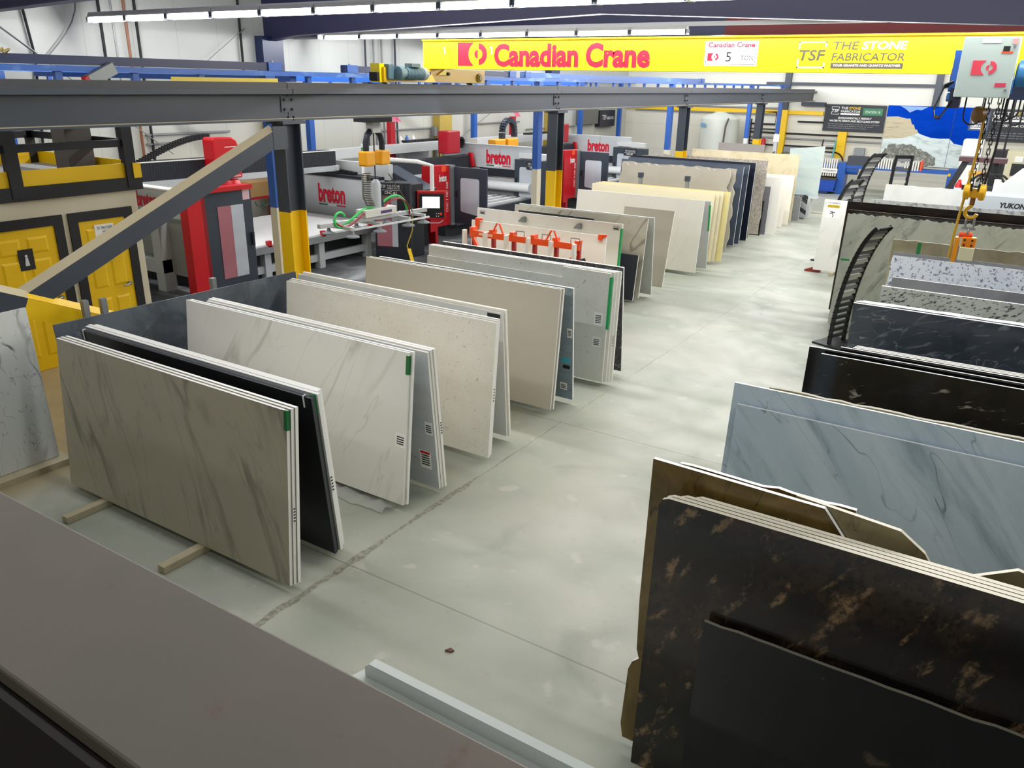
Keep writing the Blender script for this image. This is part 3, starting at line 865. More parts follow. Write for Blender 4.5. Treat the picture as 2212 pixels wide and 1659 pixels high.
# --- sixth group: behind the orange frame
rack((-8.3, -6.7), 12.2, 13.55, 'timber rack under the white slabs behind the orange frame', RK)
slab('11a', -8.9, -6.05, 12.45, 4, 1.36, WARMQ, EDGEW, 'lower warm white slab right behind the orange frame, hung with an orange clamp', G)
slab('12a', -9.16, -6.02, 13.0, 4, 1.50, WHITEQ, EDGEW, 'tall white slab with printed corner labels and green edge strip behind the orange frame', G, t=0.05)
for a in (0.06, 2.96):
    sticker('12a', a, 1.38, 0.13, 0.08, mat('pale_label', '#b9b9b2', 0.5), lines=1)
edge_tape('12a', 0.7, 1.42, GREEN)
slab('12b', -8.3, -6.68, 13.16, 4, 1.515, BLACKQ, EDGED, 'thin black slab edge peeping over the tall white slab', G)
for a, ky, lab in ((1.0, '12a', 'left'), (2.2, '12a', 'right')):
    c = on_slab('12a', a, 1.33) - SLABS['12a'][2] * 0.06
    k = MB().prism([(0, 0), (0.14, 0), (0.14, 0.1), (0.08, 0.1), (0, 0.02)], c, X, Z, Y, 0.05)
    tag(k.build('slab_clip', GALV), 'grey steel clip on the white slab behind the orange frame, ' + lab + ' one', 'clip', 'grey clips on the white slab')
for a, hh, lab, ww in ((0.12, 0.2, 'tall orange hook on the left end of the lower white slab', 0.07), (2.72, 0.1, 'short orange clamp on the right end of the lower white slab', 0.07)):
    c = on_slab('11a', a, 1.36 - hh * 0.75) - SLABS['11a'][2] * 0.05
    k = MB().prism([(0, 0), (ww, 0), (ww * 1.25, hh), (0.0, hh)], c, X, Z, Y, 0.03).prism([(0, hh - 0.04), (ww * 2, hh - 0.04), (ww * 2, hh), (0, hh)], c + Y * 0.03, X, Z, Y, 0.03)
    tag(k.build('slab_hook', ORANGE), lab, 'hook')
# --- seventh pair
rack((-8.2, -6.6), 13.5, 14.5, 'timber rack under the cream slab with bold grey veins', RK)
slab('13s', -7.6, -5.95, 13.62, 9, 0.85, NAVYQ, EDGEW, 'short black slab leaning in front of the veined cream one', G)
slab('13a', -8.87, -5.93, 13.84, 7.4, 1.50, CALA2, EDGEW, 'cream slab with bold grey veins behind the orange frame', G)
slab('14a', -8.85, -5.86, 14.28, -4.7, 1.50, BACKW, EDGEW, 'pale grey slab back beyond the cream veined one', G)
# --- beige remnant, eighth pair
slab('15a', -7.14, -6.03, 15.25, 13, 1.54, stone('light_beige', '#cbc4b3', [('cloud', '#c4bdab', 2, .3, .7, .6, .2, ONE, 0)], 0.25), EDGEW, 'narrow beige slab standing in front of the wide white one', G, z0=0.0)
rack((-8.2, -6.6), 16.5, 17.4, 'timber rack under the wide white slab in mid row', RK)
slab('16a', -8.91, -5.85, 16.63, 6.9, 1.54, WHITEQ, EDGEW, 'wide plain white slab behind the narrow beige one', G)
slab('16b', -8.80, -5.80, 17.20, -5.1, 1.50, BACKW, mat('glass_edge', '#b9d0c6', 0.2), 'pale slab with green strip behind the wide white one', G)
edge_tape('16b', 0.85, 1.42, GREEN)
# --- cream bundle
rack((-8.4, -6.7), 17.7, 18.7, 'timber rack under the bundle of cream slabs', RK)
for i, (xr, mm) in enumerate(((-6.07, CREAMQ), (-5.99, CREAMQ), (-5.92, CREAMQ), (-5.79, YCREAM))):
    slab('17%d' % i, -9.2 + 0.05 * i, xr, 17.92 + 0.075 * i, 6.9, 1.545 + 0.012 * i, mm, EDGEC, ['front cream slab of the cream bundle', 'second cream slab of the cream bundle', 'third cream slab of the cream bundle', 'last and yellowest slab of the cream bundle'][i], G)
# --- raw-edged pair with two rack posts before it
for x, lab in ((-8.36, 'left'), (-7.13, 'right')):
    t = thing('rack_post', (x, 19.1, 0), lab + ' grey rack post with a dark cap in front of the raw-edged slab', 'post', 'capped rack posts')
    MB().box((x - 0.04, 19.06, 0), (x + 0.04, 19.14, 1.72)).build('post', GALV, t)
    MB().box((x - 0.055, 19.045, 1.72), (x + 0.055, 19.155, 1.84)).build('cap', SLATE, t)
rack((-8.15, -6.8), 19.3, 22.9, 'long timbers under the tall raw-edged and dark slabs', RK)
slab('18a', -9.15, -6.27, 19.45, 5, 1.92, TAUPER, EDGEC, 'tall taupe slab with broken raw edges, front one', G, top=(0.04, 40), right=(0.045, 14), left=(0.03, 10))
slab('18b', -9.2, -6.17, 19.62, 5, 1.95, TAUPER, EDGEC, 'tall taupe slab with broken raw edges, behind the first', G, top=(0.02, 30), right=(0.045, 14))
slab('18c', -9.55, -6.2, 20.3, 5, 1.95, SLATEQ, EDGEW, 'blue slate coloured slab, first of three behind the raw-edged pair', G)
slab('18d', -9.5, -6.16, 20.62, 5, 1.98, SLATEQ, EDGEW, 'blue slate coloured slab, second behind the raw-edged pair', G)
slab('18e', -9.52, -6.15, 21.2, 3, 1.99, NAVYQ, EDGEW, 'near black slab behind the blue slate coloured ones', G)
slab('18f', -9.5, -6.22, 21.6, 3, 1.97, PALEG, EDGEG, 'pale granite slab with rounded corner behind the near black one', G, right=(0.02, 8))
slab('18g', -9.5, -6.17, 22.35, 3, 1.97, GRAN, EDGEG, 'brown and white speckled granite slab at the row\'s far third', G, right=(0.02, 8))
# --- far offcuts
slab('19a', -6.75, -6.12, 22.85, 2, 1.32, stone('dark_grey_quartz', '#76757a', [], 0.4), EDGEW, 'dark grey offcut standing before the white one at the far end of the row', G, z0=0, t=0.03)
slab('19b', -6.72, -6.2, 22.62, 4, 0.95, BLACKQ, EDGED, 'small black offcut between the speckled granite and the dark grey offcut', G, z0=0)
slab('19c', -7.0, -5.93, 23.1, 2, 1.55, WHITEQ, EDGEW, 'white offcut behind the dark grey one', G, z0=0)
slab('19d', -6.45, -5.98, 23.5, 0, 1.0, WHITEQ, EDGEW, 'low white offcut in front of the mottled grey one', G, z0=0)
slab('19e', -6.75, -6.1, 24.5, 4, 1.2, WARMQ, EDGEW, 'warm white offcut behind the mottled grey one', G, z0=0)
slab('19f', -6.75, -6.18, 24.15, 6, 0.6, MOTT, EDGEW, 'small mottled grey offcut on the floor at the far end of the row', G, z0=0)
rack((-8.4, -6.6), 24.9, 26.8, 'timbers under the beige travertine slab', RK)
slab('20a', -9.4, -6.05, 25.3, 2, 1.95, TRAV, EDGEC, 'large beige travertine slab at the far end of the row', G)
slab('20b', -8.9, -7.4, 26.3, 2, 2.12, stone('grey_slab', '#8d8884', [], 0.5), EDGED, 'grey rectangular slab showing over the beige travertine one', G)
slab('20c', -6.9, -6.05, 25.0, 3, 1.45, WARMQ, EDGEW, 'pale square offcut leaning on the travertine slab', G, z0=0)
slab('21a', -6.6, -6.0, 26.05, 2, 0.72, stone('mid_grey', '#85888a', [], 0.4), EDGEW, 'grey offcut below the pale green slab', G, z0=0)
slab('21b', -6.35, -5.9, 26.5, 2, 0.75, ZEBRA, EDGEW, 'small black and white striped offcut at the very end of the row', G, z0=0)
b = MB().prism([(0, -0.11), (1.05, -0.11), (1.05, 1.42), (0, 1.3)], (-6.78, 27.0, 0.78), X, V(0, 0.05, 0.9987), Y, 0.03, side=1)
o = b.build('stone_slab', [GLASSG, EDGEW]); tag(o, 'glossy pale green slab on a low trestle at the far end of the row', 'stone slab', G)
t = thing('trestle', (-6.3, 27.0, 0), 'low pale trestle under the glossy green slab', 'trestle')
for x in (-6.6, -5.95):
    MB().box((x - 0.05, 26.85, 0), (x + 0.05, 27.2, 0.65)).build('leg', LGREY, t)
MB().box((-6.75, 26.9, 0.6), (-5.7, 27.15, 0.66)).build('top_rail', LGREY, t)

# ================================================================ right row
G = 'slabs in the right row'
RK = 'slab racks in the right row'
def rslab(key, xl, y1, z1, lean, m, edge, label, L=3.1, z0=0.07, **k):
    """placed by where its top edge is"""
    th = R(lean)
    h = (z1 - z0) / math.cos(th)
    return slab(key, xl, xl + L, y1 - h * math.sin(th), lean, h, m, edge, label, G, z0=z0, **k)
rack((-0.6, 1.0), 3.2, 4.2, 'timbers under the big dark gold-flecked granite slab', RK)
slab('r0', -1.0, 1.7, 3.40, 6.6, 1.18, BLACKG, EDGEG, 'lower polished black slab leaning on the big gold-flecked granite in the lower right corner', G, top=(0.006, 30), t=0.025)
rnd = [(0, 0), (3.0, 0), (3.0, 1.78), (0.05, 1.78), (0.015, 1.765), (0, 1.73)]
for i, (xl, dy, lab) in enumerate(((-1.34, 0, 'big dark granite slab flecked with gold, nearest of the right row'), (-1.33, 0.034, 'second dark slab right behind the big gold-flecked one'), (-1.27, 0.068, 'third slab of the gold-flecked stack with pale edge'), (-1.2, 0.1, 'rearmost slab of the gold-flecked stack'))):
    slab('r1%d' % i, xl, xl + 3, 3.545 + dy, 2.4, 1.78, COSMIC, EDGEC, lab, G, poly=rnd)
slab('r2a', -1.47, 1.6, 3.70, 3.4, 1.89, BROWNG, EDGEW, 'golden brown slab with broken top edge behind the dark gold-flecked stack', G,
     poly=[(0.0, 0), (3.0, 0), (3.0, 1.2), (1.35, 1.35), (1.15, 1.6), (0.92, 1.87), (0, 1.89), (0.012, 1.0), (0.03, 0.66), (0.05, 0.6), (0.01, 0.56), (-0.01, 0.5), (-0.02, 0.1)])
slab('r2b', -0.7, 1.6, 3.74, 3.4, 1.9, OLIVE, EDGEC, 'olive brown broken slab behind the golden brown one', G, poly=[(0, 0), (2.3, 0), (2.3, 1.3), (0.95, 1.35), (0.8, 1.5), (0.62, 1.76), (0.5, 1.84), (0, 1.88)])
slab('r2c', 0.0, 1.9, 3.79, 3.4, 1.8, OLIVE, EDGEC, 'pale chipped slab end at the right edge behind the dark granite', G, poly=[(0, 0), (1.9, 0), (1.9, 1.66), (0.5, 1.74), (0.3, 1.78), (0.12, 1.68), (0, 1.6)])
slab('r2d', -1.36, -0.42, 3.83, 3.4, 1.84, BROWNG, EDGEW, 'thin offcut with white top behind the golden brown slab', G, top=(0.008, 12))
rack((-0.9, 0.9), 5.35, 6.1, 'timbers under the blue-grey marble slabs', RK)
rslab('r3a', -1.59, 5.78, 1.6, 6, BLUEQ, EDGEW, 'front blue-grey marble slab, slightly lower than its neighbour')
rslab('r3b', -1.65, 5.86, 1.74, 6, BLUEQ, EDGEW, 'rear blue-grey marble slab, rising above the front one')
rslab('r3c', -1.40, 5.93, 1.73, 6, OLIVE, EDGEG, 'brown slab edge just behind the blue-grey marble', t=0.05, top=(0.006, 30))
rack((-0.9, 0.9), 6.95, 7.8, 'timbers under the black slabs beyond the blue-grey marble', RK)
rslab('r4a', -1.33, 7.40, 1.62, 5, TITAN, EDGEW, 'black slab with pale swirls beyond the blue-grey marble')
rslab('r4b', -1.46, 7.50, 1.64, 5, BLACKG, EDGEW, 'plain black slab sticking out left behind the black swirled one')
rslab('r4c', -1.2, 7.58, 1.66, 5, TITAN, EDGEW, 'third black slab behind the swirled one')
rack((-0.9, 0.9), 8.6, 10.4, 'timbers under the charcoal swirled slab stack', RK)
for i in range(3):
    rslab('r5l%d' % i, -1.33 + 0.01 * i, 9.2 + 0.045 * i, 1.2, -2, TITAN, EDGEW, ['front', 'middle', 'rear'][i] + ' of three lower black slabs standing before the charcoal swirled one')
rslab('r5a', -1.49, 9.76, 1.57, -6, TITANB, EDGEW, 'charcoal slab with cloudy swirls and a grey tag, beside the curved sample stand')
for i in range(3):
    rslab('r5b%d' % i, -1.47 + 0.03 * i, 9.80 + 0.034 * i, 1.58, -6, TITANB, EDGEW, ['second', 'third', 'last'][i] + ' slab of the white-edged bundle headed by the charcoal swirled one', top=(0.004, 20))
plate(on_slab('r5a', 0.13, 1.08) - SLABS['r5a'][2] * 0.001, V(0.93, -0.0, 0.36), V(-0.36, 0, 0.93), 0.22, 0.08, mat('grey_tag', '#8d9094', 0.5), SLABS['r5a'][6], 'grey_tag', t=0.003)
rack((-0.9, 0.9), 10.75, 13.2, 'timbers under the speckled slabs behind the charcoal bundle', RK)
rslab('r6a', -1.38, 11.0, 1.54, 4, DALL, EDGEW, 'salt and pepper granite slab with broad white top edge', t=0.06)
rslab('r7a', -1.33, 11.46, 1.58, 4, CONCG, EDGEW, 'smoky grey slab behind the salt and pepper granite')
rslab('r8a', -1.46, 12.2, 1.73, 5, WBLUE, EDGEG, 'white and blue speckled slab with chipped left edge', left=(0.03, 12))
rslab('r9a', -1.48, 12.32, 1.76, 5, CONCG, EDGED, 'dark grey slab edge above the white and blue speckled one')
rslab('r10a', -1.56, 12.72, 1.87, 4, TANG, EDGEC, 'tan granite slab with a green tape strip under the crane hook', top=(0.012, 30))
plate(on_slab('r10a', 0.33, 1.45), X, SLABS['r10a'][1], 0.05, 0.34, GREEN, SLABS['r10a'][6], 'green_tape')
rack((-1.6, 0.4), 14.1, 15.7, 'timbers under the tall sea green slab', RK)
slab('r11', -2.54, 0.7, 14.25, 7.2, 1.88, SEAG, EDGEW, 'tall sea green marble slab behind the curved sample stand', G, top=(0.02, 70), t=0.02)
edge_l = MB().prism([(0, 0), (0.14, 0), (0.14, 0.03), (0, 0.03)], on_slab('r11', 0.02, 1.1) - SLABS['r11'][2] * 0.003, X, SLABS['r11'][1], SLABS['r11'][2], 0.002)
edge_l.build('green_tape', GREEN, SLABS['r11'][6])
slab('r12', -2.6, 0.7, 14.66, 5, 1.89, MBROWN, EDGEG, 'chocolate granite slab just behind the sea green one', G)
slab('r13', -2.74, 0.7, 15.25, 5, 1.96, MBROWN, EDGEG, 'chocolate granite slab with rusty streaks, rising above its neighbour', G)
rack((-3.4, -1.6), 18.5, 19.2, 'timbers under the white slab with the caution notice', RK)
slab('r14', -3.82, -0.7, 18.64, 5.9, 1.55, CALA, EDGEW, 'white faint-veined slab carrying a yellow caution notice', G)
s14 = SLABS['r14']
p = plate(on_slab('r14', 0.06, 1.16), X, s14[1], 0.3, 0.36, WHITE, s14[6], 'caution_notice', t=0.004)
plate(on_slab('r14', 0.08, 1.38) - s14[2] * 0.003, X, s14[1], 0.26, 0.06, LYEL, p, 'notice_band')
text('CAUTION', on_slab('r14', 0.1, 1.39) - s14[2] * 0.003, X, s14[1], 0.22, 0.04, INK, p)
text('TSF THE STONE FABRICATOR', on_slab('r14', 0.08, 1.465) - s14[2] * 0.003, X, s14[1], 0.26, 0.03, INK, p)
fig = MB()
c0 = on_slab('r14', 0.2, 1.2) - s14[2] * 0.005
for a, b_ in (((0, 0.07), (0.03, 0.02)), ((0.0, 0.07), (-0.05, 0.05)), ((-0.05, 0.1), (0.06, 0.075)), ((0.03, 0.02), (0.02, -0.02)), ((0, 0.07), (0, 0.1))):
    fig.bar(c0 + X * a[0] + s14[1] * a[1], c0 + X * b_[0] + s14[1] * b_[1], 0.014, 0.002, up=s14[2])
fig.build('slipping_figure', INK, p)
tag(MB().prism([(0, 0), (0.34, 0), (0.34, 0.12), (0.22, 0.12), (0, 0.03)], (-4.02, 18.72, 0), X, Z, Y, 0.12).build('wedge_foot', mat('brick_red', '#8c3220', 0.5)), 'red wedge foot on the floor beside the white caution slab', 'wedge')

# white counter below the guard wall
t = thing('white_counter', (-0.9, 2.2, 0), 'white counter with a raised back strip below the grey guard wall', 'counter')
WBK = stone('white_counter_top', '#d3dad4', [('cloud', '#c9d1ca', 1.5, .35, .7, .6, .3, ONE, 0)], 0.3)
MB().prism([(-2.56, 1.75), (1.0, 1.75), (1.0, 2.43), (-2.4, 2.43), (-2.42, 2.36), (-2.56, 2.34)], (0, 0, 1.02), X, Y, Z, 0.03).build('counter_top', WBK, t)
MB().prism([(-2.36, 0.0), (1.0, 0), (1.0, 0.09), (-2.33, 0.09), (-2.36, 0.06)], (0, 2.39, 1.05), X, Z, Y, 0.05).build('back_strip', WBK, t)
MB().box((-2.3, 1.8, 0), (1.0, 2.3, 1.02)).build('counter_base', WHITEP, t)

# ================================================================ crane runway
BX = -8.5
LIT_DUST = mat('lit_dusty_tan', '#b9ad8f', 0.8, var=0.1)  # tan for dust plus overhead light, painted onto beam and brace flanges
ys = [-0.4, 7.78, 14.92, 22.06, 29.2, 36.5]
SPAN = ['nearest span of the slate crane runway beam, from the left edge to the first column', 'second span of the slate runway beam, under the yellow end carriage', 'third span of the slate runway beam', 'fourth span of the slate runway beam', 'last span of the slate runway beam, meeting the back wall']
for i in range(5):
    y0, y1 = ys[i] + 0.006, ys[i + 1] - 0.006
    t = thing('runway_beam', (BX, (y0 + y1) / 2, 3.37), SPAN[i], 'crane beam', 'spans of the crane runway')
    m = MB().box((BX - 0.1, y0, 3.37), (BX + 0.1, y1, 3.395)).box((BX - 0.012, y0, 3.395), (BX + 0.012, y1, 3.72)).box((BX - 0.09, y0, 3.72), (BX + 0.09, y1, 3.745))
    m.build('girder', SLATE, t)
    MB().box((BX + 0.014, y0, 3.395), (BX + 0.1, y1, 3.4)).build('lit_dust_layer', LIT_DUST, t)  # strip with light and dust in its colour, along the lower flange
    MB().box((BX - 0.13, y0, 3.745), (BX + 0.13, y1, 3.765)).box((BX + 0.118, y0, 3.7), (BX + 0.13, y1, 3.745)).box((BX - 0.13, y0, 3.7), (BX - 0.118, y1, 3.745)).build('cap_channel', SLATE, t)
    MB().box((BX - 0.03, y0, 3.765), (BX + 0.03, y1, 3.84)).build('rail', mat('dark_rail', '#3b3c40', 0.45), t)
for i in range(1, 5):
    y = ys[i]
    t = thing('splice_plate', (BX, y, 3.37), ['bolted splice plate over the first runway column', 'bolted splice plate over the second runway column', 'bolted splice plate over the third runway column', 'bolted splice plate over the fourth runway column'][i - 1], 'plate', 'splice plates of the runway')
    MB().box((BX + 0.012, y - 0.12, 3.475), (BX + 0.024, y + 0.12, 3.665)).build('plate', SLATE, t)
    for dy in (-0.065, 0.065):
        for z in (3.51, 3.63):
            MB().cyl((BX + 0.024, y + dy, z), (BX + 0.042, y + dy, z), 0.018, 6).build('bolt_head', BLACK, t)
        MB().cyl((BX + 0.06, y + dy * 0.7, 3.395), (BX + 0.06, y + dy * 0.7, 3.425), 0.016, 6).build('bolt_head', BLACK, t)
COLN = ['runway column out at the near left', 'first slate and yellow runway column, beside the diagonal brace', 'second slate and yellow runway column, behind the orange frame', 'third slate and yellow runway column, behind the dark slabs', 'fourth slate and yellow runway column, right of the white tank']
for i, y in enumerate((0.7, 7.74, 14.95, 22.06, 29.2)):
    t = thing('runway_column', (BX, y, 0), COLN[i], 'column', 'columns of the crane runway')
    for nm, z0, z1, mm in (('shaft_lower', 0.02, 2.19, YEL), ('shaft_upper', 2.19, 3.33, SLATE)):
        MB().box((BX - 0.11, y - 0.15, z0), (BX + 0.11, y - 0.13, z1)).box((BX - 0.11, y + 0.13, z0), (BX + 0.11, y + 0.15, z1)).box((BX - 0.008, y - 0.13, z0), (BX + 0.008, y + 0.13, z1)).build(nm, mm, t)
    MB().box((BX - 0.16, y - 0.2, 3.33), (BX + 0.16, y + 0.2, 3.37)).build('cap_plate', SLATE, t)
    MB().box((BX - 0.17, y - 0.2, 0), (BX + 0.17, y + 0.2, 0.02)).build('base_plate', YEL, t)
# brace angles between the two near columns
def angle_bar(m, p, q):
    p, q = Vector(p), Vector(q)
    up = V(0, -(q - p).z, (q - p).y).normalized()
    if up.z < 0:
        up = -up
    m.bar(p, q, 0.012, 0.2, up)
    n = (up * 0.75 + X * 0.66).normalized()
    s = (up * 0.66 - X * 0.75).normalized()
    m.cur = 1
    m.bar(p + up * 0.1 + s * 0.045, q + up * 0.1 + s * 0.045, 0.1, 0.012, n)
t = thing('diagonal_brace', (BX + 0.12, 4.1, 0.3), 'long slate diagonal brace descending from the first runway column, yellow at its foot', 'brace')
m = MB(); angle_bar(m, (BX + 0.13, 7.45, 3.17), (BX + 0.13, 4.0, 1.69)); m.build('upper_bar', [SLATE, LIT_DUST], t)
m = MB(); angle_bar(m, (BX + 0.13, 4.0, 1.69), (BX + 0.13, 0.9, 0.36)); m.build('lower_bar', [YEL, YEL], t)
MB().box((BX + 0.124, 7.38, 3.02), (BX + 0.14, 7.62, 3.31)).build('gusset_plate', SLATE, t)
t = thing('diagonal_brace', (BX + 0.16, 4.2, 0.2), 'crossing brace at the far left, slate above and yellow below', 'brace')
m = MB(); angle_bar(m, (BX + 0.18, 0.85, 3.12), (BX + 0.18, 3.95, 1.68)); m.build('upper_bar', [SLATE, LIT_DUST], t)
m = MB(); angle_bar(m, (BX + 0.18, 3.95, 1.68), (BX + 0.18, 7.3, 0.12)); m.build('lower_bar', [YEL, YEL], t)

# ---------------------------------------------------------------- the yellow bridge crane
GY = 10.65
crane = thing('bridge_crane', (-5, 10.8, 3.84), 'yellow overhead bridge crane girder with red lettering spanning the hall', 'overhead crane')
m = MB().box((-8.49, GY, 4.09), (4.5, GY + 0.3, 4.47)).box((-8.52, GY - 0.03, 4.07), (4.5, GY + 0.33, 4.09)).box((-8.49, GY - 0.03, 4.47), (4.5, GY + 0.33, 4.49))
g = m.build('girder', CRANEY, crane)
e = MB().box((BX - 0.09, 9.55, 3.87), (BX + 0.15, 12.15, 4.07)).build('end_carriage', mat('carriage_yellow', '#d9ae10', 0.4), crane)
MB().box((BX - 0.07, 9.5, 3.86), (BX + 0.11, 9.68, 4.12)).build('drive_housing', CRANEY, e)
MB().box((BX - 0.05, 9.45, 3.88), (BX + 0.1, 9.5, 4.0)).build('buffer', BLACKM, e)
MB().box((BX - 0.05, 12.15, 3.88), (BX + 0.1, 12.19, 4.0)).build('buffer', BLACKM, e)
for y in (9.75, 11.95):
    MB().cyl((BX - 0.06, y, 3.93), (BX + 0.06, y, 3.93), 0.09, 20).build('wheel', STEEL, crane, smooth=True)
MB().lathe((BX + 0.16, 11.98, 3.95), (1, 0, 0), [(0.07, 0), (0.07, 0.015), (0.045, 0.018), (0.04, 0.03)], 16).build('bearing_cover', mat('carriage_dark', '#8f7612', 0.5), e, smooth=True)
MOT = mat('motor_blue_grey', '#54707c', 0.4)
mo = MB().lathe((BX + 0.24, 9.72, 3.99), (0, 1, 0), [(0.05, 0), (0.1, 0.02), (0.1, 0.12), (0.07, 0.16), (0.07, 0.2), (0.083, 0.2), (0.083, 0.62), (0.06, 0.66)], 20)
mo = mo.build('drive_motor', MOT, crane, smooth=True)
fn = MB()
for i in range(12):
    fn.lathe((BX + 0.24, 9.95 + 0.03 * i, 3.99), (0, 1, 0), [(0.091, 0), (0.091, 0.01)], 18)
fn.build('cooling_fins', MOT, mo)
MB().lathe((BX + 0.24, 10.3, 3.99), (0, 1, 0), [(0.07, 0), (0.094, 0.0), (0.094, 0.08), (0.06, 0.14)], 20).build('fan_cover', mat('fan_grey', '#7b8c93', 0.4), mo, smooth=True)
MB().box((BX + 0.17, 10.0, 4.08), (BX + 0.31, 10.2, 4.13)).build('terminal_box', MOT, mo)
MB().box((BX + 0.06, 9.6, 3.9), (BX + 0.2, 9.74, 4.12)).build('gear_case', MOT, mo, bevel=0.02)
for y in (10.5, 11.0):
    MB().prism([(0, 0), (0.22, 0), (0.22, 0.1)], (BX + 0.16, y - 0.2, 3.98), Y, Z, X, 0.02).build('gusset', CRANEY, e)
    MB().cyl((BX + 0.15, y + 0.08, 4.0), (BX + 0.2, y + 0.08, 4.0), 0.025, 8).build('bolt_head', BLACK, e)
for x in (-8.03, -7.16):
    MB().tube([(x - 0.05, GY - 0.01, 4.37), (x, GY - 0.05, 4.38), (x, GY - 0.05, 4.28)], 0.012, 6).build('cable_hook', LGREY, crane)

def logo_mark(o, w, h, parent, m, u=X, v=Z):
    """red block with a ring and half discs cut from it"""
    o = Vector(o); n = u.cross(v)
    def P(a, b):
        return (a, b)
    cx, cy, r = w * 0.62, h * 0.5, h * 0.46
    blk = [(0, 0), (w * 0.62 - r * 0.55, 0)] + [(cx - 1.12 * r * math.cos(t), cy + 1.12 * r * math.sin(t)) for t in [R(a) for a in range(-60, 61, 10)]] + [(w * 0.62 - r * 0.55, h), (0, h)]
    MB().prism(blk, o + n * 0.003, u, v, -n, 0.003).build('logo_block', m, parent)
    ring = [(cx + r * math.sin(R(a)) * 1.0 + w * 0.03, cy + r * math.cos(R(a))) for a in range(0, 181, 12)] + [(cx + w * 0.03 + r * 0.45 * math.sin(R(a)), cy + r * 0.45 * math.cos(R(a))) for a in range(180, -1, -12)]
    MB().prism(ring, o + n * 0.003, u, v, -n, 0.003).build('logo_ring', m, parent)
    half = [(cx - r * 0.4 * math.sin(R(a)), cy + r * 0.4 * math.cos(R(a))) for a in range(0, 181, 15)]
    MB().prism(half, o + n * 0.003, u, v, -n, 0.003).build('logo_half_disc', m, parent)

def tsf_logo(o, w, h, parent, dark, light, accent, tagline=True, u=X, v=Z, frame=None, sub=True):
    """bracketed three-letter mark, two-line name and strap line"""
    o = Vector(o); u, v = Vector(u), Vector(v); n = u.cross(v)
    frame = frame or light
    f = MB()
    a = w * 0.27
    q = o + n * 0.003
    th = h * 0.055
    for p0, p1 in (((0, 0), (a, th)), ((0, 0), (th, h * 0.36)), ((a - th, 0), (a, h * 0.2)), ((0, h * 0.93), (a, h * 0.985)), ((0, h * 0.72), (th, h * 0.985)), ((a - th, h * 0.78), (a, h * 0.985))):
        f.prism([p0, (p1[0], p0[1]), p1, (p0[0], p1[1])], q, u, v, -n, 0.002)
    f.build('logo_bracket', frame, parent)
    text('TSF', o + u * (w * 0.01) + v * (h * 0.28), u, v, a * 0.95, h * 0.4, dark, parent, 'logo_letters', bold=0.02, shear=0.12)
    x = w * 0.33
    text('THE', o + u * x + v * (h * 0.68), u, v, w * 0.24, h * 0.3, dark, parent, bold=0.012, shear=0.1)
    text('STONE', o + u * (w * 0.6) + v * (h * 0.68), u, v, w * 0.4, h * 0.3, accent, parent, bold=0.03, shear=0.1)
    text('FABRICATOR', o + u * x + v * (h * 0.28), u, v, w * 0.665, h * 0.28, dark, parent, bold=0.01, shear=0.1)
    bar = plate(o + u * x, u, v, w * 0.66, h * 0.2, dark, parent, 'strap_bar', out=0.003)
    if tagline:
        text('YOUR GRANITE AND QUARTZ PARTNER', o + u * (x + w * 0.02) + v * (h * 0.055), u, v, w * 0.62, h * 0.095, frame, bar, out=0.006, bold=0.02)

logo_mark((-7.82, GY, 4.115), 0.6, 0.33, g, LRED)
text('Canadian Crane', (-7.15, GY, 4.105), X, Z, 2.5, 0.32, LRED, g, bold=0.045)
pp = plate((-3.9, GY, 4.14), X, Z, 0.68, 0.29, WHITE, g, 'capacity_plate', out=0.005)
fr = MB()
for a, b in (((0.02, 0.015), (0.66, 0.02)), ((0.02, 0.27), (0.66, 0.275)), ((0.02, 0.015), (0.026, 0.275)), ((0.654, 0.015), (0.66, 0.275))):
    fr.prism([a, (b[0], a[1]), b, (a[0], b[1])], (-3.9, GY - 0.007, 4.14), X, Z, Y, 0.002)
fr.build('plate_border', INK, pp)
text('Canadian Crane', (-3.86, GY - 0.004, 4.355), X, Z, 0.6, 0.06, LRED, pp, bold=0.03)
logo_mark((-3.86, GY - 0.005, 4.2), 0.16, 0.09, pp, LRED)
text('5', (-3.62, GY - 0.004, 4.19), X, Z, 0.07, 0.11, INK, pp)
text('TON', (-3.43, GY - 0.004, 4.205), X, Z, 0.16, 0.055, INK, pp)
text('CAPACITY', (-3.68, GY - 0.004, 4.165), X, Z, 0.16, 0.012, mat('grey_print', '#7f8588', 0.6), pp)
tsf_logo((-2.73, GY, 4.12), 1.2, 0.3, g, TEXTK, WHITE, WHITE)

# hoist and control panel
h = thing('chain_hoist', (-0.6, 10.3, 2.6), 'blue chain hoist on the yellow girder with pale control cabinet and hook block', 'hoist')
MB().box((-0.98, GY - 0.02, 3.86), (-0.1, GY + 0.32, 4.02)).build('trolley_frame', BLUE, h)
cab = MB().box((-0.92, 10.1, 3.835), (-0.41, 10.3, 4.42)).build('control_cabinet', mat('cabinet_grey', '#bccdc8', 0.4), h, bevel=0.006)
logo_mark((-0.8, 10.1, 4.055), 0.25, 0.14, cab, mat('faded_red', '#e8455a', 0.5))
plate((-0.75, 10.1, 4.36), X, Z, 0.17, 0.04, WHITE, cab, 'notice_label')
plate((-0.55, 10.1, 4.28), X, Z, 0.06, 0.05, INK, cab, 'warning_label')
plate((-0.56, 10.1, 4.26), X, Z, 0.1, 0.02, ORANGE, cab, 'warning_strip')
plate((-0.48, 10.1, 4.35), X, Z, 0.05, 0.05, mat('pink_label', '#f0a5a5', 0.5), cab, 'notice_label')
plate((-0.56, 10.1, 3.94), X, Z, 0.1, 0.04, mat('pink_red_label', '#e0405f', 0.5), cab, 'notice_label')
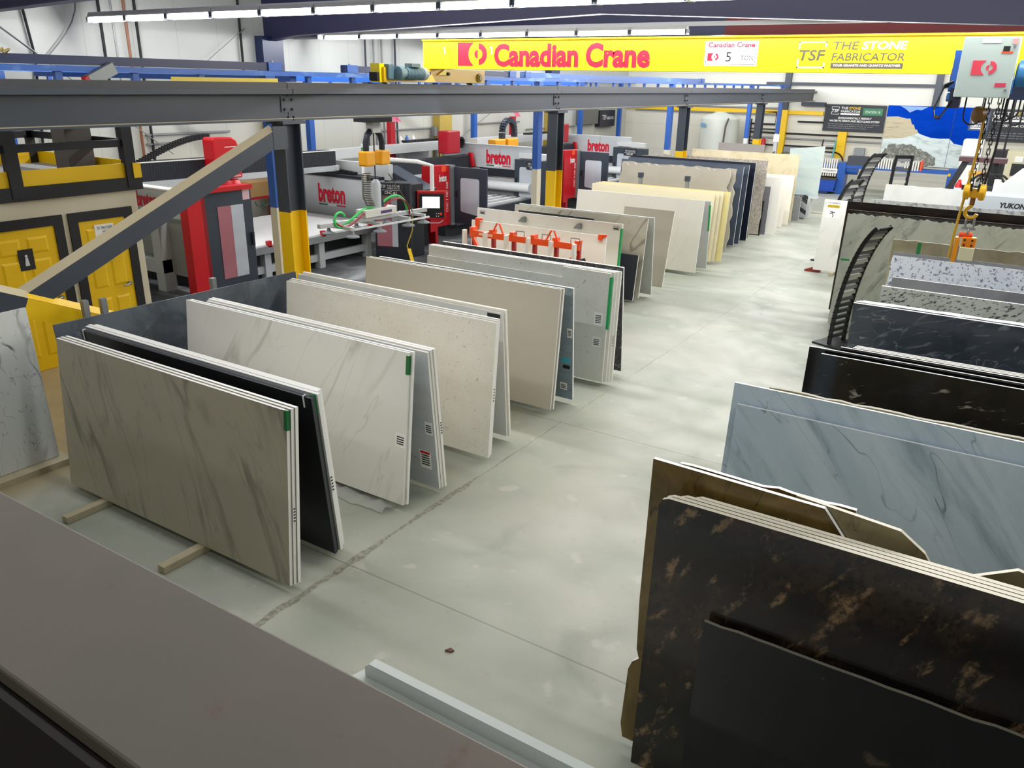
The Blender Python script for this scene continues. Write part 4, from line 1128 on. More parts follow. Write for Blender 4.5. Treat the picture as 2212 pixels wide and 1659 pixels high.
for z in (3.91, 4.33):
    MB().cyl((-0.455, 10.1, z), (-0.455, 10.085, z), 0.014, 10).build('cabinet_lock', GALV, cab)
fr = MB().box((-0.99, 10.22, 3.92), (-0.925, 10.4, 4.26)).box((-0.995, 10.25, 4.24), (-0.92, 10.35, 4.3)).build('hoist_bracket', BLUE, h)
MB().cyl((-1.0, 10.35, 4.05), (-0.93, 10.35, 4.05), 0.09, 16).build('hoist_wheel', mat('rust_red', '#8a2a1a', 0.5), h, smooth=True)
for z in (3.93, 3.83):
    MB().cyl((-1.0, 10.3, z), (-0.93, 10.3, z), 0.045, 6).build('bolt_head', mat('bright_blue_bolt', '#3a6ea8', 0.3, metal=0.6), h)
MB().box((-0.97, 10.24, 3.72), (-0.86, 10.36, 3.98)).build('bracket_foot', NAVY, h)
st = MB()
pts = [V(-0.95, 10.22, 3.98), V(-1.03, 10.2, 3.94), V(-1.06, 10.19, 3.82), V(-1.09, 10.18, 3.7), V(-1.07, 10.18, 3.63), V(-1.02, 10.19, 3.62), V(-0.98, 10.2, 3.7), V(-0.94, 10.22, 3.8)]
for a, b in zip(pts, pts[1:]):
    st.bar(a, b + (b - a).normalized() * 0.004, 0.06, 0.01, (1, 0, 0.2))
st.build('web_strap', BLACK, h)
mt = MB().lathe((-0.4, 10.32, 4.05), (1, 0, 0), [(0.12, 0), (0.16, 0.02), (0.16, 0.3), (0.11, 0.42)], 22).build('hoist_motor', mat('hoist_blue', '#2d6ea0', 0.4), h, smooth=True)
MB().box((-0.4, 10.2, 3.82), (-0.2, 10.4, 3.95)).build('gear_case', NAVYB, h)
cb = MB()
for x0, x1, zb in ((-0.8, -0.62, 3.55), (-0.45, -0.36, 3.56), (-0.41, -0.3, 3.6), (-0.36, -0.26, 3.52)):
    c = V((x0 + x1) / 2, 10.22, zb + 0.1)
    cb.tube([V(x0, 10.25, 3.87)] + arc(c, X, Z, (x1 - x0) / 2, 180, 360, 10) + [V(x1, 10.25, 3.83)], 0.008, 6)
cb.build('control_cables', BLACKM, h, smooth=True)
MB().lathe((-0.68, 10.24, 3.66), (0.7, 0.7, 0.1), [(0.03, 0), (0.085, 0.01), (0.085, 0.06), (0.03, 0.07)], 24).build('chain_bag', mat('bronze_brown', '#6a4b1c', 0.4), h, smooth=True)
ch = MB()
def links(m, p, q, r=0.011, step=0.05):
    p, q = Vector(p), Vector(q)
    n = int((q - p).length / step)
    d = (q - p) / n
    for i in range(n):
        s = d.cross(X if i % 2 else Y).normalized() * 0.014
        a, b = p + d * (i - 0.15), p + d * (i + 1.15)
        m.tube([a + s, b + s, b - s, a - s], 0.006, 5, closed=True)
links(ch, (-0.58, 10.3, 3.83), (-0.585, 10.3, 2.95)); links(ch, (-0.49, 10.3, 3.83), (-0.495, 10.3, 2.95))
ch.build('load_chain', mat('oiled_chain', '#24221f', 0.4, metal=0.6), h)
MB().tube([(-0.42, 10.26, 3.83), (-0.43, 10.26, 3.3), (-0.46, 10.28, 2.95)], 0.012, 6).build('pendant_cable', BLACKM, h)
hb = thing('hook_block', (-0.53, 10.3, 2.5), 'yellow hook block and hook hanging below the chain hoist', 'hook')
bk = MB()
for sx in (-1, 1):
    bk.lathe((-0.54 + sx * 0.075 - 0.035, 10.3, 2.86), (1, 0, 0), [(0.05, 0), (0.085, 0.01), (0.09, 0.035), (0.085, 0.06), (0.05, 0.07)], 20)
bk.box((-0.6, 10.27, 2.8), (-0.48, 10.33, 2.9))
bk.build('sheave_housing', mat('hook_yellow', '#e3ab0a', 0.35), hb, smooth=True)
MB().box((-0.585, 10.25, 2.87), (-0.565, 10.35, 2.95)).box((-0.515, 10.25, 2.87), (-0.495, 10.35, 2.95)).build('chain_slot', BLACK, hb)
MB().cyl((-0.54, 10.3, 2.83), (-0.54, 10.3, 2.72), 0.025, 12).build('hook_shank', mat('bronze_nut', '#8a5a2a', 0.4, metal=0.5), hb)
hk = [V(-0.535, 10.3, 2.74), V(-0.54, 10.3, 2.71)] + arc((-0.53, 10.3, 2.64), X, Z, 0.06, 120, 345, 16)
MB().tube(hk, 0.02, 10).build('hook', mat('hook_gold', '#d9a80c', 0.35), hb, smooth=True)
sh = thing('shackle', (-0.52, 10.3, 2.42), 'bright steel shackle between the yellow hook and the orange clamp', 'shackle')
MB().tube([V(-0.56, 10.3, 2.46), V(-0.56, 10.3, 2.55)] + arc((-0.52, 10.3, 2.56), X, Z, 0.04, 180, 0, 8) + [V(-0.48, 10.3, 2.46)], 0.012, 8).build('bow', STEEL, sh, smooth=True)
MB().cyl((-0.59, 10.3, 2.46), (-0.45, 10.3, 2.46), 0.014, 8).build('pin', STEEL, sh)
MB().tube(arc((-0.52, 10.3, 2.42), Y, Z, 0.035, 0, 345, 12), 0.01, 6, closed=True).build('eye', STEEL, sh, smooth=True)
sc_ = thing('slab_clamp', (-0.5, 10.3, 2.1), 'orange slab lifting clamp with cream pad hanging from the hook', 'lifting clamp')
pb = MB().box((-0.56, 10.25, 2.26), (-0.42, 10.33, 2.37)).build('clamp_body', mat('clamp_orange', '#f08a10', 0.35), sc_, bevel=0.006)
for x in (-0.53, -0.455):
    for z in (2.285, 2.34):
        MB().cyl((x, 10.25, z), (x, 10.24, z), 0.012, 10).build('bolt_head', BLACK, pb)
MB().box((-0.565, 10.24, 2.11), (-0.42, 10.34, 2.26)).build('clamp_pad', mat('cream_pad', '#d6d2ae', 0.6), sc_, bevel=0.008)
MB().box((-0.63, 10.26, 2.08), (-0.585, 10.34, 2.36)).build('clamp_arm', mat('clamp_orange2', '#ef9a12', 0.35), sc_, bevel=0.005)
MB().cyl((-0.6, 10.3, 2.39), (-0.47, 10.3, 2.39), 0.03, 12).build('clamp_roller', ORANGE, sc_, smooth=True)
tag(MB().tube([(-0.6, 10.27, 3.63), (-0.595, 10.27, 3.3), (-0.62, 10.27, 2.9), (-0.65, 10.27, 2.4), (-0.655, 10.27, 2.12)], 0.014, 8).build('lifting_strap', mat('golden_rope', '#b98e1c', 0.5), smooth=True), 'golden yellow lifting strap hanging left of the hoist chain', 'strap')

# ================================================================ blue workstation crane over the machines
ws = ['first blue post with white foot, just behind the first runway column', 'second blue post with white foot, left of the second runway column', 'third blue post, left of the white tank', 'fourth blue post with white foot, right of the white tank', 'fifth blue post with a white sign, at the back wall']
for i, (y, zt) in enumerate(((8.36, 3.92), (15.9, 3.92), (23.5, 3.92), (31.2, 3.92), (35.4, 3.92))):
    t = thing('crane_post', (-9.5, y, 0), ws[i], 'post', 'blue posts on the aisle side')
    MB().box((-9.57, y - 0.085, 2.08), (-9.43, y + 0.085, zt)).build('upper_post', BLUE, t)
    MB().box((-9.57, y - 0.085, 0.015), (-9.43, y + 0.085, 2.08)).build('lower_post', mat('post_cream', '#cfc9b4', 0.5) if i < 3 else LGREY, t)
    MB().box((-9.66, y - 0.17, 0), (-9.34, y + 0.17, 0.015)).build('base_plate', GALV, t)
    if i == 4:
        plate((-9.6, y - 0.09, 1.75), X, Z, 0.24, 0.3, WHITE, t, 'caution_notice', out=0.01)
for i, y in enumerate((8.2, 15.9, 23.45, 31.15, 34.9)):
    t = thing('crane_post', (-16.55, y, 0), ['blue post by the left wall behind the red machine head', 'scuffed blue post by the left wall, right of the first runway column', 'blue post by the left wall, left of the cable arch', 'blue post by the left wall, right of the second runway column', 'blue post by the left wall near the back corner'][i], 'post', 'blue posts by the left wall')
    MB().box((-16.63, y - 0.085, 0), (-16.47, y + 0.085, 3.92)).build('post', BLUE, t)
LB = stone('scuffed_blue', '#2b62b4', [('cloud', '#7fa6d8', 2.2, 0.52, 0.7, 0.7, 0.4, (1, 0.6, 1), 0)], 0.4)
for x, lab in ((-9.5, 'near'), (-16.55, 'far')):
    t = thing('crane_rail', (x, 20, 3.84), 'blue crane rail above the machines on the ' + ('aisle side' if lab == 'near' else 'wall side'), 'crane rail')
    MB().box((x - 0.06, 3.0, 3.92), (x + 0.06, 36.3, 3.985)).build('rail', LB, t)
    hm = 0
    for k in range(30):
        y = 4.4 + k * 0.95
        if min(abs(y - p) for p in (8.36, 15.9, 23.5, 31.2, 35.4, 8.2, 15.9, 23.45, 31.15, 34.9)) < 0.2:
            continue
        MB().box((x - 0.03, y - 0.04, 3.7), (x + 0.03, y + 0.04, 3.92)).build('hanger', BLUE, t)
def blue_beam(y0, y1, z0, x, lab, mm=NAVYB):
    t = thing('bridge_beam', (x, (y0 + y1) / 2, 3.94), lab, 'crane beam', 'blue beams above the crane rails')
    MB().box((x - 0.05, y0, z0), (x + 0.05, y1, z0 + 0.1)).build('beam', mm, t)
    for y in (y0 + 0.15, y1 - 0.15):
        MB().box((x - 0.07, y - 0.12, 3.985), (x + 0.07, y + 0.12, z0 + 0.11)).build('end_truck', BLUE, t)
        MB().cyl((x, y, z0 + 0.1), (x, y, z0 + 0.13), 0.02, 8).build('bolt_head', GALV, t)
blue_beam(3.2, 8.62, 3.99, -9.5, 'dark blue crane beam at the upper left, ending above the first column')
blue_beam(9.9, 14.9, 3.99, -9.5, 'dark blue crane beam passing behind the yellow end carriage', NAVYB)
blue_beam(15.2, 26.0, 3.99, -9.5, 'light blue crane beam under the yellow girder lettering', LB)
for y, lab in ((8.9, 'nearest'), (11.1, 'second'), (18.2, 'third')):
    tag(MB().box((-16.5, y - 0.06, 3.84), (-9.55, y + 0.06, 3.92)).build('cross_beam', BLUE), lab + ' blue cross beam between the crane rails', 'crane beam')
tag(MB().box((BX - 0.16, 6.2, 3.77), (BX - 0.1, 7.75, 3.885)).build('conductor_bar', mat('pale_yellow', '#e8cf52', 0.5)), 'pale yellow conductor bar lying along the runway beam by the first column', 'conductor bar')
tb = MB(); tb.bar((-9.42, 5.66, 3.82), (-9.42, 5.98, 3.97), 0.1, 0.13)
t = thing('junction_box', (-9.42, 5.8, 3.75), 'tilted pale box with a red end above the runway beam at upper left', 'box')
tb.build('box_body', GALV, t)
tb = MB(); tb.bar((-9.42, 5.62, 3.801), (-9.42, 5.66, 3.82), 0.09, 0.12); tb.build('red_end', RED, t)
tg = MB()
for k in range(6):
    tg.tube([V(-9.5 + 0.05 * math.sin(k * 2.1), 4.55 + 0.06 * k, 4.09), V(-9.45, 4.5 + 0.07 * k, 4.16 + 0.03 * math.sin(k)), V(-9.4, 4.6 + 0.03 * k, 4.1)], 0.012, 5)
tag(tg.build('cable_bundle', mat('dusty_gold', '#8d7a3d', 0.6)), 'bundle of dusty cables on the blue beam at the far upper left', 'cables')

# ================================================================ office block with the yellow doors
OX = -11.15
off = MB().box((OX - 2.6, 0.3, 0), (OX, 7.15, 2.32)).build('wall_office', CREAMP); struct(off)
o = MB().box((OX - 2.6, 0.3, 2.32), (OX + 0.05, 7.25, 2.5)).build('trim_3', BLACK); struct(o)
o = MB().box((OX - 2.6, 0.3, 2.5), (OX, 7.2, 2.54)).build('floor_office_roof', mat('grey_deck', '#a9abac', 0.6)); struct(o)
def door(n, y0, y1, zt, sign):
    t = bpy.data.objects.new('door_%d' % n, None); t.location = (OX, (y0 + y1) / 2, 0); COL.objects.link(t)
    ORG[t.name] = Vector(t.location); struct(t)
    w = 0.13
    MB().box((OX, y0 - w, 0), (OX + 0.03, y0, zt + w)).box((OX, y1, 0), (OX + 0.03, y1 + w, zt + w)).box((OX, y0, zt), (OX + 0.03, y1, zt + w)).build('door_frame', BLACK, t)
    lf = MB().box((OX - 0.0, y0, 0.005), (OX + 0.012, y1, zt)).build('door_leaf', YEL, t)
    pn = MB()
    W = y1 - y0
    for a in (0.13, 0.55):
        for b0, b1 in ((0.1, 0.42), (0.5, 0.79), (0.83, 0.94)):
            ya, yb = y0 + W * a, y0 + W * (a + 0.32)
            za, zb = zt * b0, zt * b1
            f, d = 0.03, 0.012
            pn.add([(OX + 0.012, ya, za), (OX + 0.012, yb, za), (OX + 0.012, yb, zb), (OX + 0.012, ya, zb),
                    (OX + 0.012 + d, ya + f, za + f), (OX + 0.012 + d, yb - f, za + f), (OX + 0.012 + d, yb - f, zb - f), (OX + 0.012 + d, ya + f, zb - f)],
                   [(0, 1, 5, 4), (1, 2, 6, 5), (2, 3, 7, 6), (3, 0, 4, 7), (4, 5, 6, 7)])
    pn.build('door_panel', YEL, lf)
    hd = MB().cyl((OX + 0.012, y1 - 0.08, 0.98), (OX + 0.06, y1 - 0.08, 0.98), 0.028, 12).tube([(OX + 0.06, y1 - 0.08, 0.98), (OX + 0.07, y1 - 0.14, 0.97), (OX + 0.065, y1 - 0.2, 0.965)], 0.011, 8)
    hd.build('door_handle', STEEL, lf, smooth=True)
    return lf
d1 = door(1, 4.98, 5.86, 1.96, None)
d2 = door(2, 6.2, 6.9, 1.96, None)
yc = 5.42
p = plate((OX + 0.02, yc - 0.1, 1.42), Y, Z, 0.2, 0.28, INK, d1, 'washroom_sign', out=0.006, t=0.006)
pf = MB().cyl((OX + 0.03, yc, 1.61), (OX + 0.032, yc, 1.61), 0.018, 12)
pf.prism([(-0.03, 0), (0.03, 0), (0.015, 0.11), (-0.015, 0.11)], (OX + 0.03, yc, 1.48), Y, Z, X, 0.002)
pf.build('sign_figure', LGREY, p)
p = plate((OX + 0.02, 6.42, 1.42), Y, Z, 0.29, 0.47, WHITE, d2, 'restricted_sign', out=0.006, t=0.006)
q = V(OX + 0.028, 6.42, 1.42)
text('TSF  THE STONE', q + Y * 0.03 + Z * 0.4, Y, Z, 0.23, 0.04, INK, p, out=0.002)
text('FABRICATOR', q + Y * 0.11 + Z * 0.35, Y, Z, 0.15, 0.03, INK, p, out=0.002)
plate(q + Y * 0.03 + Z * 0.2, Y, Z, 0.23, 0.12, LYEL, p, 'sign_band', out=0.002)
text('RESTRICTED', q + Y * 0.05 + Z * 0.265, Y, Z, 0.19, 0.035, INK, p, out=0.005, bold=0.02)
text('AREA', q + Y * 0.1 + Z * 0.215, Y, Z, 0.09, 0.035, INK, p, out=0.005, bold=0.02)
text('AUTHORIZED', q + Y * 0.05 + Z * 0.13, Y, Z, 0.19, 0.03, INK, p, out=0.002, bold=0.02)
text('EMPLOYEES ONLY', q + Y * 0.04 + Z * 0.085, Y, Z, 0.21, 0.03, INK, p, out=0.002, bold=0.02)
plate((OX + 0.02, 6.47, 1.35), Y, Z, 0.18, 0.06, LYEL, d2, 'small_notice', out=0.006)
# guard rail round the office roof
rl = thing('guard_rail', (OX, 4, 2.5), 'black guard rail with yellow kick boards on top of the office', 'guard rail')
for y in (0.6, 2.4, 3.85, 5.47, 7.1):
    MB().box((OX - 0.05, y - 0.08, 2.36), (OX + 0.06, y + 0.08, 3.42)).build('post', BLACK, rl)
for z in (2.93, 3.34):
    MB().box((OX - 0.03, 0.4, z), (OX + 0.03, 7.18, z + 0.1)).build('rail', BLACK, rl)
    MB().box((OX - 2.6, 7.12, z), (OX - 0.04, 7.18, z + 0.1)).build('rail', BLACK, rl)
    MB().box((OX - 2.6, 0.4, z), (OX - 2.54, 7.18, z + 0.1)).build('rail', BLACK, rl)
for y in (1.2, 3.4, 5.6, 7.1):
    MB().box((OX - 2.62, y - 0.06, 2.5), (OX - 2.54, y + 0.06, 3.42)).build('post', BLACK, rl)
MB().box((OX - 0.02, 0.4, 2.5), (OX + 0.015, 7.2, 2.7)).build('kick_board', YEL, rl)
MB().box((OX - 2.58, 0.4, 2.54), (OX - 2.55, 7.2, 2.76)).build('kick_board', YEL, rl)
MB().box((OX - 2.58, 7.17, 2.54), (OX, 7.2, 2.72)).build('kick_board', YEL, rl)
MB().box((OX + 0.06, 7.12, 2.49), (OX + 0.075, 7.24, 2.7)).build('yellow_tab', YEL, rl)
tag(MB().box((OX - 1.15, 6.68, 2.54), (OX - 0.8, 7.08, 3.75)).build('roof_column', mat('brown_column', '#4a4440', 0.5)), 'brown steel column standing on the office roof behind the guard rail', 'column')
tag(MB().box((OX - 2.0, 4.3, 2.54), (OX - 1.2, 5.2, 2.85)).build('roof_crate', CARDB), 'brown crate on the office roof at the far left edge', 'crate')

# ================================================================ the stone-cutting machines
FX = -12.6
RUBY = mat('ruby_panel', '#a02030', 0.2)
PGLASS = mat('dusty_pane', '#b9bfc6', 0.25, var=0.15)
REDGL = mat('red_tinted_pane', '#a66a72', 0.2, var=0.15)
BELL = mat('bellows_black', '#171c26', 0.6)
def brand(o, w, h, parent, m=None, u=X, v=Z, flag=True):
    m = m or LRED
    text('breton', o, u, v, w, h, m, parent, bold=0.045, out=0.006)
    if flag:
        n = Vector(u).cross(Vector(v))
        for k, c in enumerate((DGREEN, WHITE, LRED)):
            plate(Vector(o) + Vector(u) * (w * k / 3) - Vector(v) * (h * 0.14), u, v, w / 3, h * 0.07, c, parent, 'flag_bar')
def bellows(m, a, b, w, h, n):
    """pleated cover between a and b"""
    a, b = Vector(a), Vector(b)
    for i in range(n):
        p, q = a + (b - a) * ((i + 0.04) / n), a + (b - a) * ((i + 0.96) / n)
        m.bar(p, q, w, h)
    m.bar(a, b, w * 0.97, h * 0.97)
def machine_door(t, x0, y, w, z0, z1, wz0, wz1, pane, name='door', frame=DGREY, d=0.06):
    """door standing open across the aisle side: frame with a rounded pane"""
    cut = [(0, 0), (w, 0), (w, z1 - z0), (0, z1 - z0)]
    f = MB().prism(cut, (x0, y, z0), X, Z, Y, d).build(name, frame, t, bevel=0.008)
    a, b = w * 0.2, w * 0.78
    r = 0.06
    pts = []
    for cx, cz, a0 in ((b - r, wz1 - r, 0), (a + r, wz1 - r, 90), (a + r, wz0 + r, 180), (b - r, wz0 + r - 0.06, 270)):
        pts += [(cx + r * math.cos(R(a0 + k * 18)), cz - z0 + r * math.sin(R(a0 + k * 18))) for k in range(6)]
    MB().prism(pts, (x0, y - 0.004, z0), X, Z, Y, 0.008).build('pane', pane, f)
    MB().box((x0 + w * 0.06, y - 0.03, (z0 + z1) / 2 - 0.05), (x0 + w * 0.1, y, (z0 + z1) / 2 + 0.12)).build('door_handle', BLACK, f)
    return f

# --- machine one
t = thing('stone_cutting_machine', (-14.3, 11.8, 0), 'large grey cutting machine with a red head, nearest of the three, signed as number 1', 'machine')
pa = MB().prism([(-16.4, 1.48), (-12.72, 1.45), (-12.66, 1.95), (-16.4, 1.97)], (0, 9.08, 0), X, Z, Y, 0.14)
pa.box((-13.9, 9.1, 0.0), (-13.65, 9.35, 1.5)).box((-16.2, 9.1, 0), (-15.9, 9.35, 1.5)).box((-16.3, 9.08, 0.35), (-13.65, 9.3, 0.6))
MB().box((-16.3, 9.32, 0.3), (-12.8, 9.36, 1.46)).build('lower_panel', mat('slurry_grey', '#8b8e8c', 0.5, var=0.12), t)
pa = pa.build('side_wall', GREYP, t)
brand((-14.16, 9.08, 1.58), 0.62, 0.3, pa)
MB().box((-16.4, 9.03, 1.95), (-12.75, 9.26, 1.975)).build('top_strip', WHITE, pa)
pbm = MB().box((-16.4, 14.5, 0.45), (-13.0, 14.75, 1.66)).build('side_wall', GREYP, t)
brand((-14.96, 14.5, 1.02), 0.9, 0.46, pbm)
MB().box((-16.4, 14.46, 1.66), (-13.05, 14.8, 1.73)).build('track_bellows', BELL, pbm)
MB().box((-16.4, 14.8, 1.66), (-12.9, 14.95, 2.02)).build('rear_cover', LGREY, pbm)
br = MB(); bellows(br, (-14.5, 9.3, 2.16), (-14.5, 14.5, 2.1), 0.4, 0.36, 90)
br = br.build('bridge_bellows', BELL, t)
MB().bar((-14.5, 9.25, 1.93), (-14.5, 14.55, 1.88), 0.5, 0.12).build('bridge_beam', GREYP, br)
MB().bar((-14.3, 9.3, 2.345), (-14.3, 14.5, 2.285), 0.03, 0.02).build('bridge_rim', WHITE, br)
hd = MB().prism([(0, 0), (0.66, 0), (0.64, 0.62), (0.58, 0.76), (0.48, 0.81), (0.04, 0.82), (0, 0.78)], (-14.32, 10.78, 1.93), Y, Z, V(1, 0, 0), 0.34).build('cutting_head', RED, t, bevel=0.04)
MB().lathe((-14.1, 11.15, 1.62), (0, 0, 1), [(0.2, 0), (0.3, 0.03), (0.3, 0.12), (0.22, 0.28)], 24).build('spindle_guard', RED, hd, smooth=True)
text('breton', (-13.976, 11.08, 1.96), Y, Z, 0.3, 0.05, WHITE, hd)
plate((-13.98, 11.05, 2.55), Y, Z, 0.3, 0.012, WHITE, hd, 'white_stripe')
fg = MB()
for a, b in (((0.5, 0.5), (0.56, 0.58)), ((0.46, 0.42), (0.5, 0.5)), ((0.5, 0.5), (0.58, 0.46)), ((0.5, 0.5), (0.52, 0.4)), ((0.52, 0.4), (0.47, 0.36)), ((0.52, 0.4), (0.58, 0.36))):
    fg.bar((-13.975, 10.68 + a[0], 1.9 + a[1]), (-13.975, 10.68 + b[0], 1.9 + b[1]), 0.015, 0.004, up=X)
fg.build('figure_emblem', WHITE, hd)
cc = MB()
for k in range(26):
    f = k / 25
    y = 9.5 + 1.6 * f
    z = 2.32 + 0.42 * math.sin(f * math.pi * 0.5)
    cc.box((-14.62, y - 0.026, z - 0.05), (-14.5, y + 0.026, z + 0.05))
cc.build('cable_chain', BLACKM, t)
rc = MB().box((-12.72, 8.95, 0), (-12.5, 9.25, 1.92)).build('red_column', RED, t)
MB().box((-12.7, 9.25, 0), (-12.52, 9.34, 1.9)).build('red_jamb', mat('deep_red', '#8a0c16', 0.35), t)
ld = MB().box((-12.64, 9.36, 0), (-12.56, 10.42, 1.92)).build('door', DGREY, t, bevel=0.01)
MB().box((-12.565, 9.62, 0.3), (-12.55, 10.02, 1.65)).build('pane', REDGL, ld)
MB().box((-12.566, 9.92, 0.3), (-12.548, 10.2, 1.65)).build('pane', PGLASS, ld)
MB().box((-12.7, 9.3, 1.92), (-12.5, 10.42, 2.0)).build('door_head', RED, ld)
plate((-12.56, 10.22, 1.72), Y, Z, 0.16, 0.2, mat('pink_grid_label', '#d9b3b8', 0.5), ld, 'warning_label')
MB().box((-12.54, 10.32, 0.85), (-12.5, 10.37, 1.1)).build('door_handle', BLACK, ld)
tbm = MB().box((-15.6, 9.6, 0.68), (-12.75, 14.3, 0.75)).build('table_top', mat('table_white', '#e3e5e4', 0.5), t)
MB().box((-12.76, 10.5, 0.58), (-12.7, 14.3, 0.72)).box((-15.6, 10.4, 0.55), (-12.7, 10.46, 0.68)).build('table_rim', GALV, tbm)
for y in (10.9, 12.4, 13.9):
    MB().box((-12.95, y - 0.08, 0), (-12.8, y + 0.08, 0.62)).build('leg', GREYP, t)
    MB().box((-12.78, y - 0.05, 0.7), (-12.7, y + 0.05, 0.82)).build('red_stop', RED, tbm)
MB().box((-12.95, 10.5, 0.15), (-12.85, 14.3, 0.3)).build('base_rail', GREYP, t)
MB().box((-15.6, 9.6, 0.0), (-13.3, 14.3, 0.5)).build('machine_bed', mat('dark_bed', '#2a2d31', 0.6), t)
rd = MB().prism([(-0.0, 0), (0.78, 0.32), (0.78, 0.4), (0, 0.08)], (-12.55, 13.85, 0), X, Y, Z, 1.74).build('door', mat('dark_door', '#252a33', 0.4), t, bevel=0.01)
pu, pn_ = V(0.925, 0.3795, 0).normalized(), Z
plate(V(-12.5, 13.85 + 0.02, 0.3) , pu, Z, 0.5, 1.15, REDGL, rd, 'pane', out=0.012, t=0.01)
plate(V(-12.5, 13.85 + 0.02, 0.3) + pu * 0.36, pu, Z, 0.14, 1.15, PGLASS, rd, 'pane', out=0.014, t=0.01)
sg = plate(V(-12.46, 13.89, 1.45), pu, Z, 0.62, 0.27, SIGN, rd, 'machine_sign', out=0.02, t=0.01)
q = V(-12.46, 13.89, 1.45) + pu.cross(Z) * 0.02
text('TSF', q + pu * 0.08 + Z * 0.17, pu, Z, 0.12, 0.07, WHITE, sg)
text('THE STONE', q + pu * 0.23 + Z * 0.2, pu, Z, 0.3, 0.04, WHITE, sg)
text('FABRICATOR', q + pu * 0.23 + Z * 0.15, pu, Z, 0.3, 0.035, WHITE, sg)
plate(q + pu * 0.05 + Z * 0.12, pu, Z, 0.5, 0.008, WHITE, sg, 'sign_rule', out=0.003)
text('CNC #1', q + pu * 0.17 + Z * 0.03, pu, Z, 0.28, 0.07, WHITE, sg, bold=0.02)
MB().box((-12.7, 14.28, 0), (-11.95, 14.9, 1.68)).build('enclosure', mat('dark_enclosure', '#1e222a', 0.45), t, bevel=0.02)
MB().prism([(-13.2, 1.3), (-12.0, 1.3), (-12.0, 1.5), (-13.2, 1.95)], (0, 14.95, 0), X, Z, Y, 0.5).build('sloped_hood', DGREY, t)

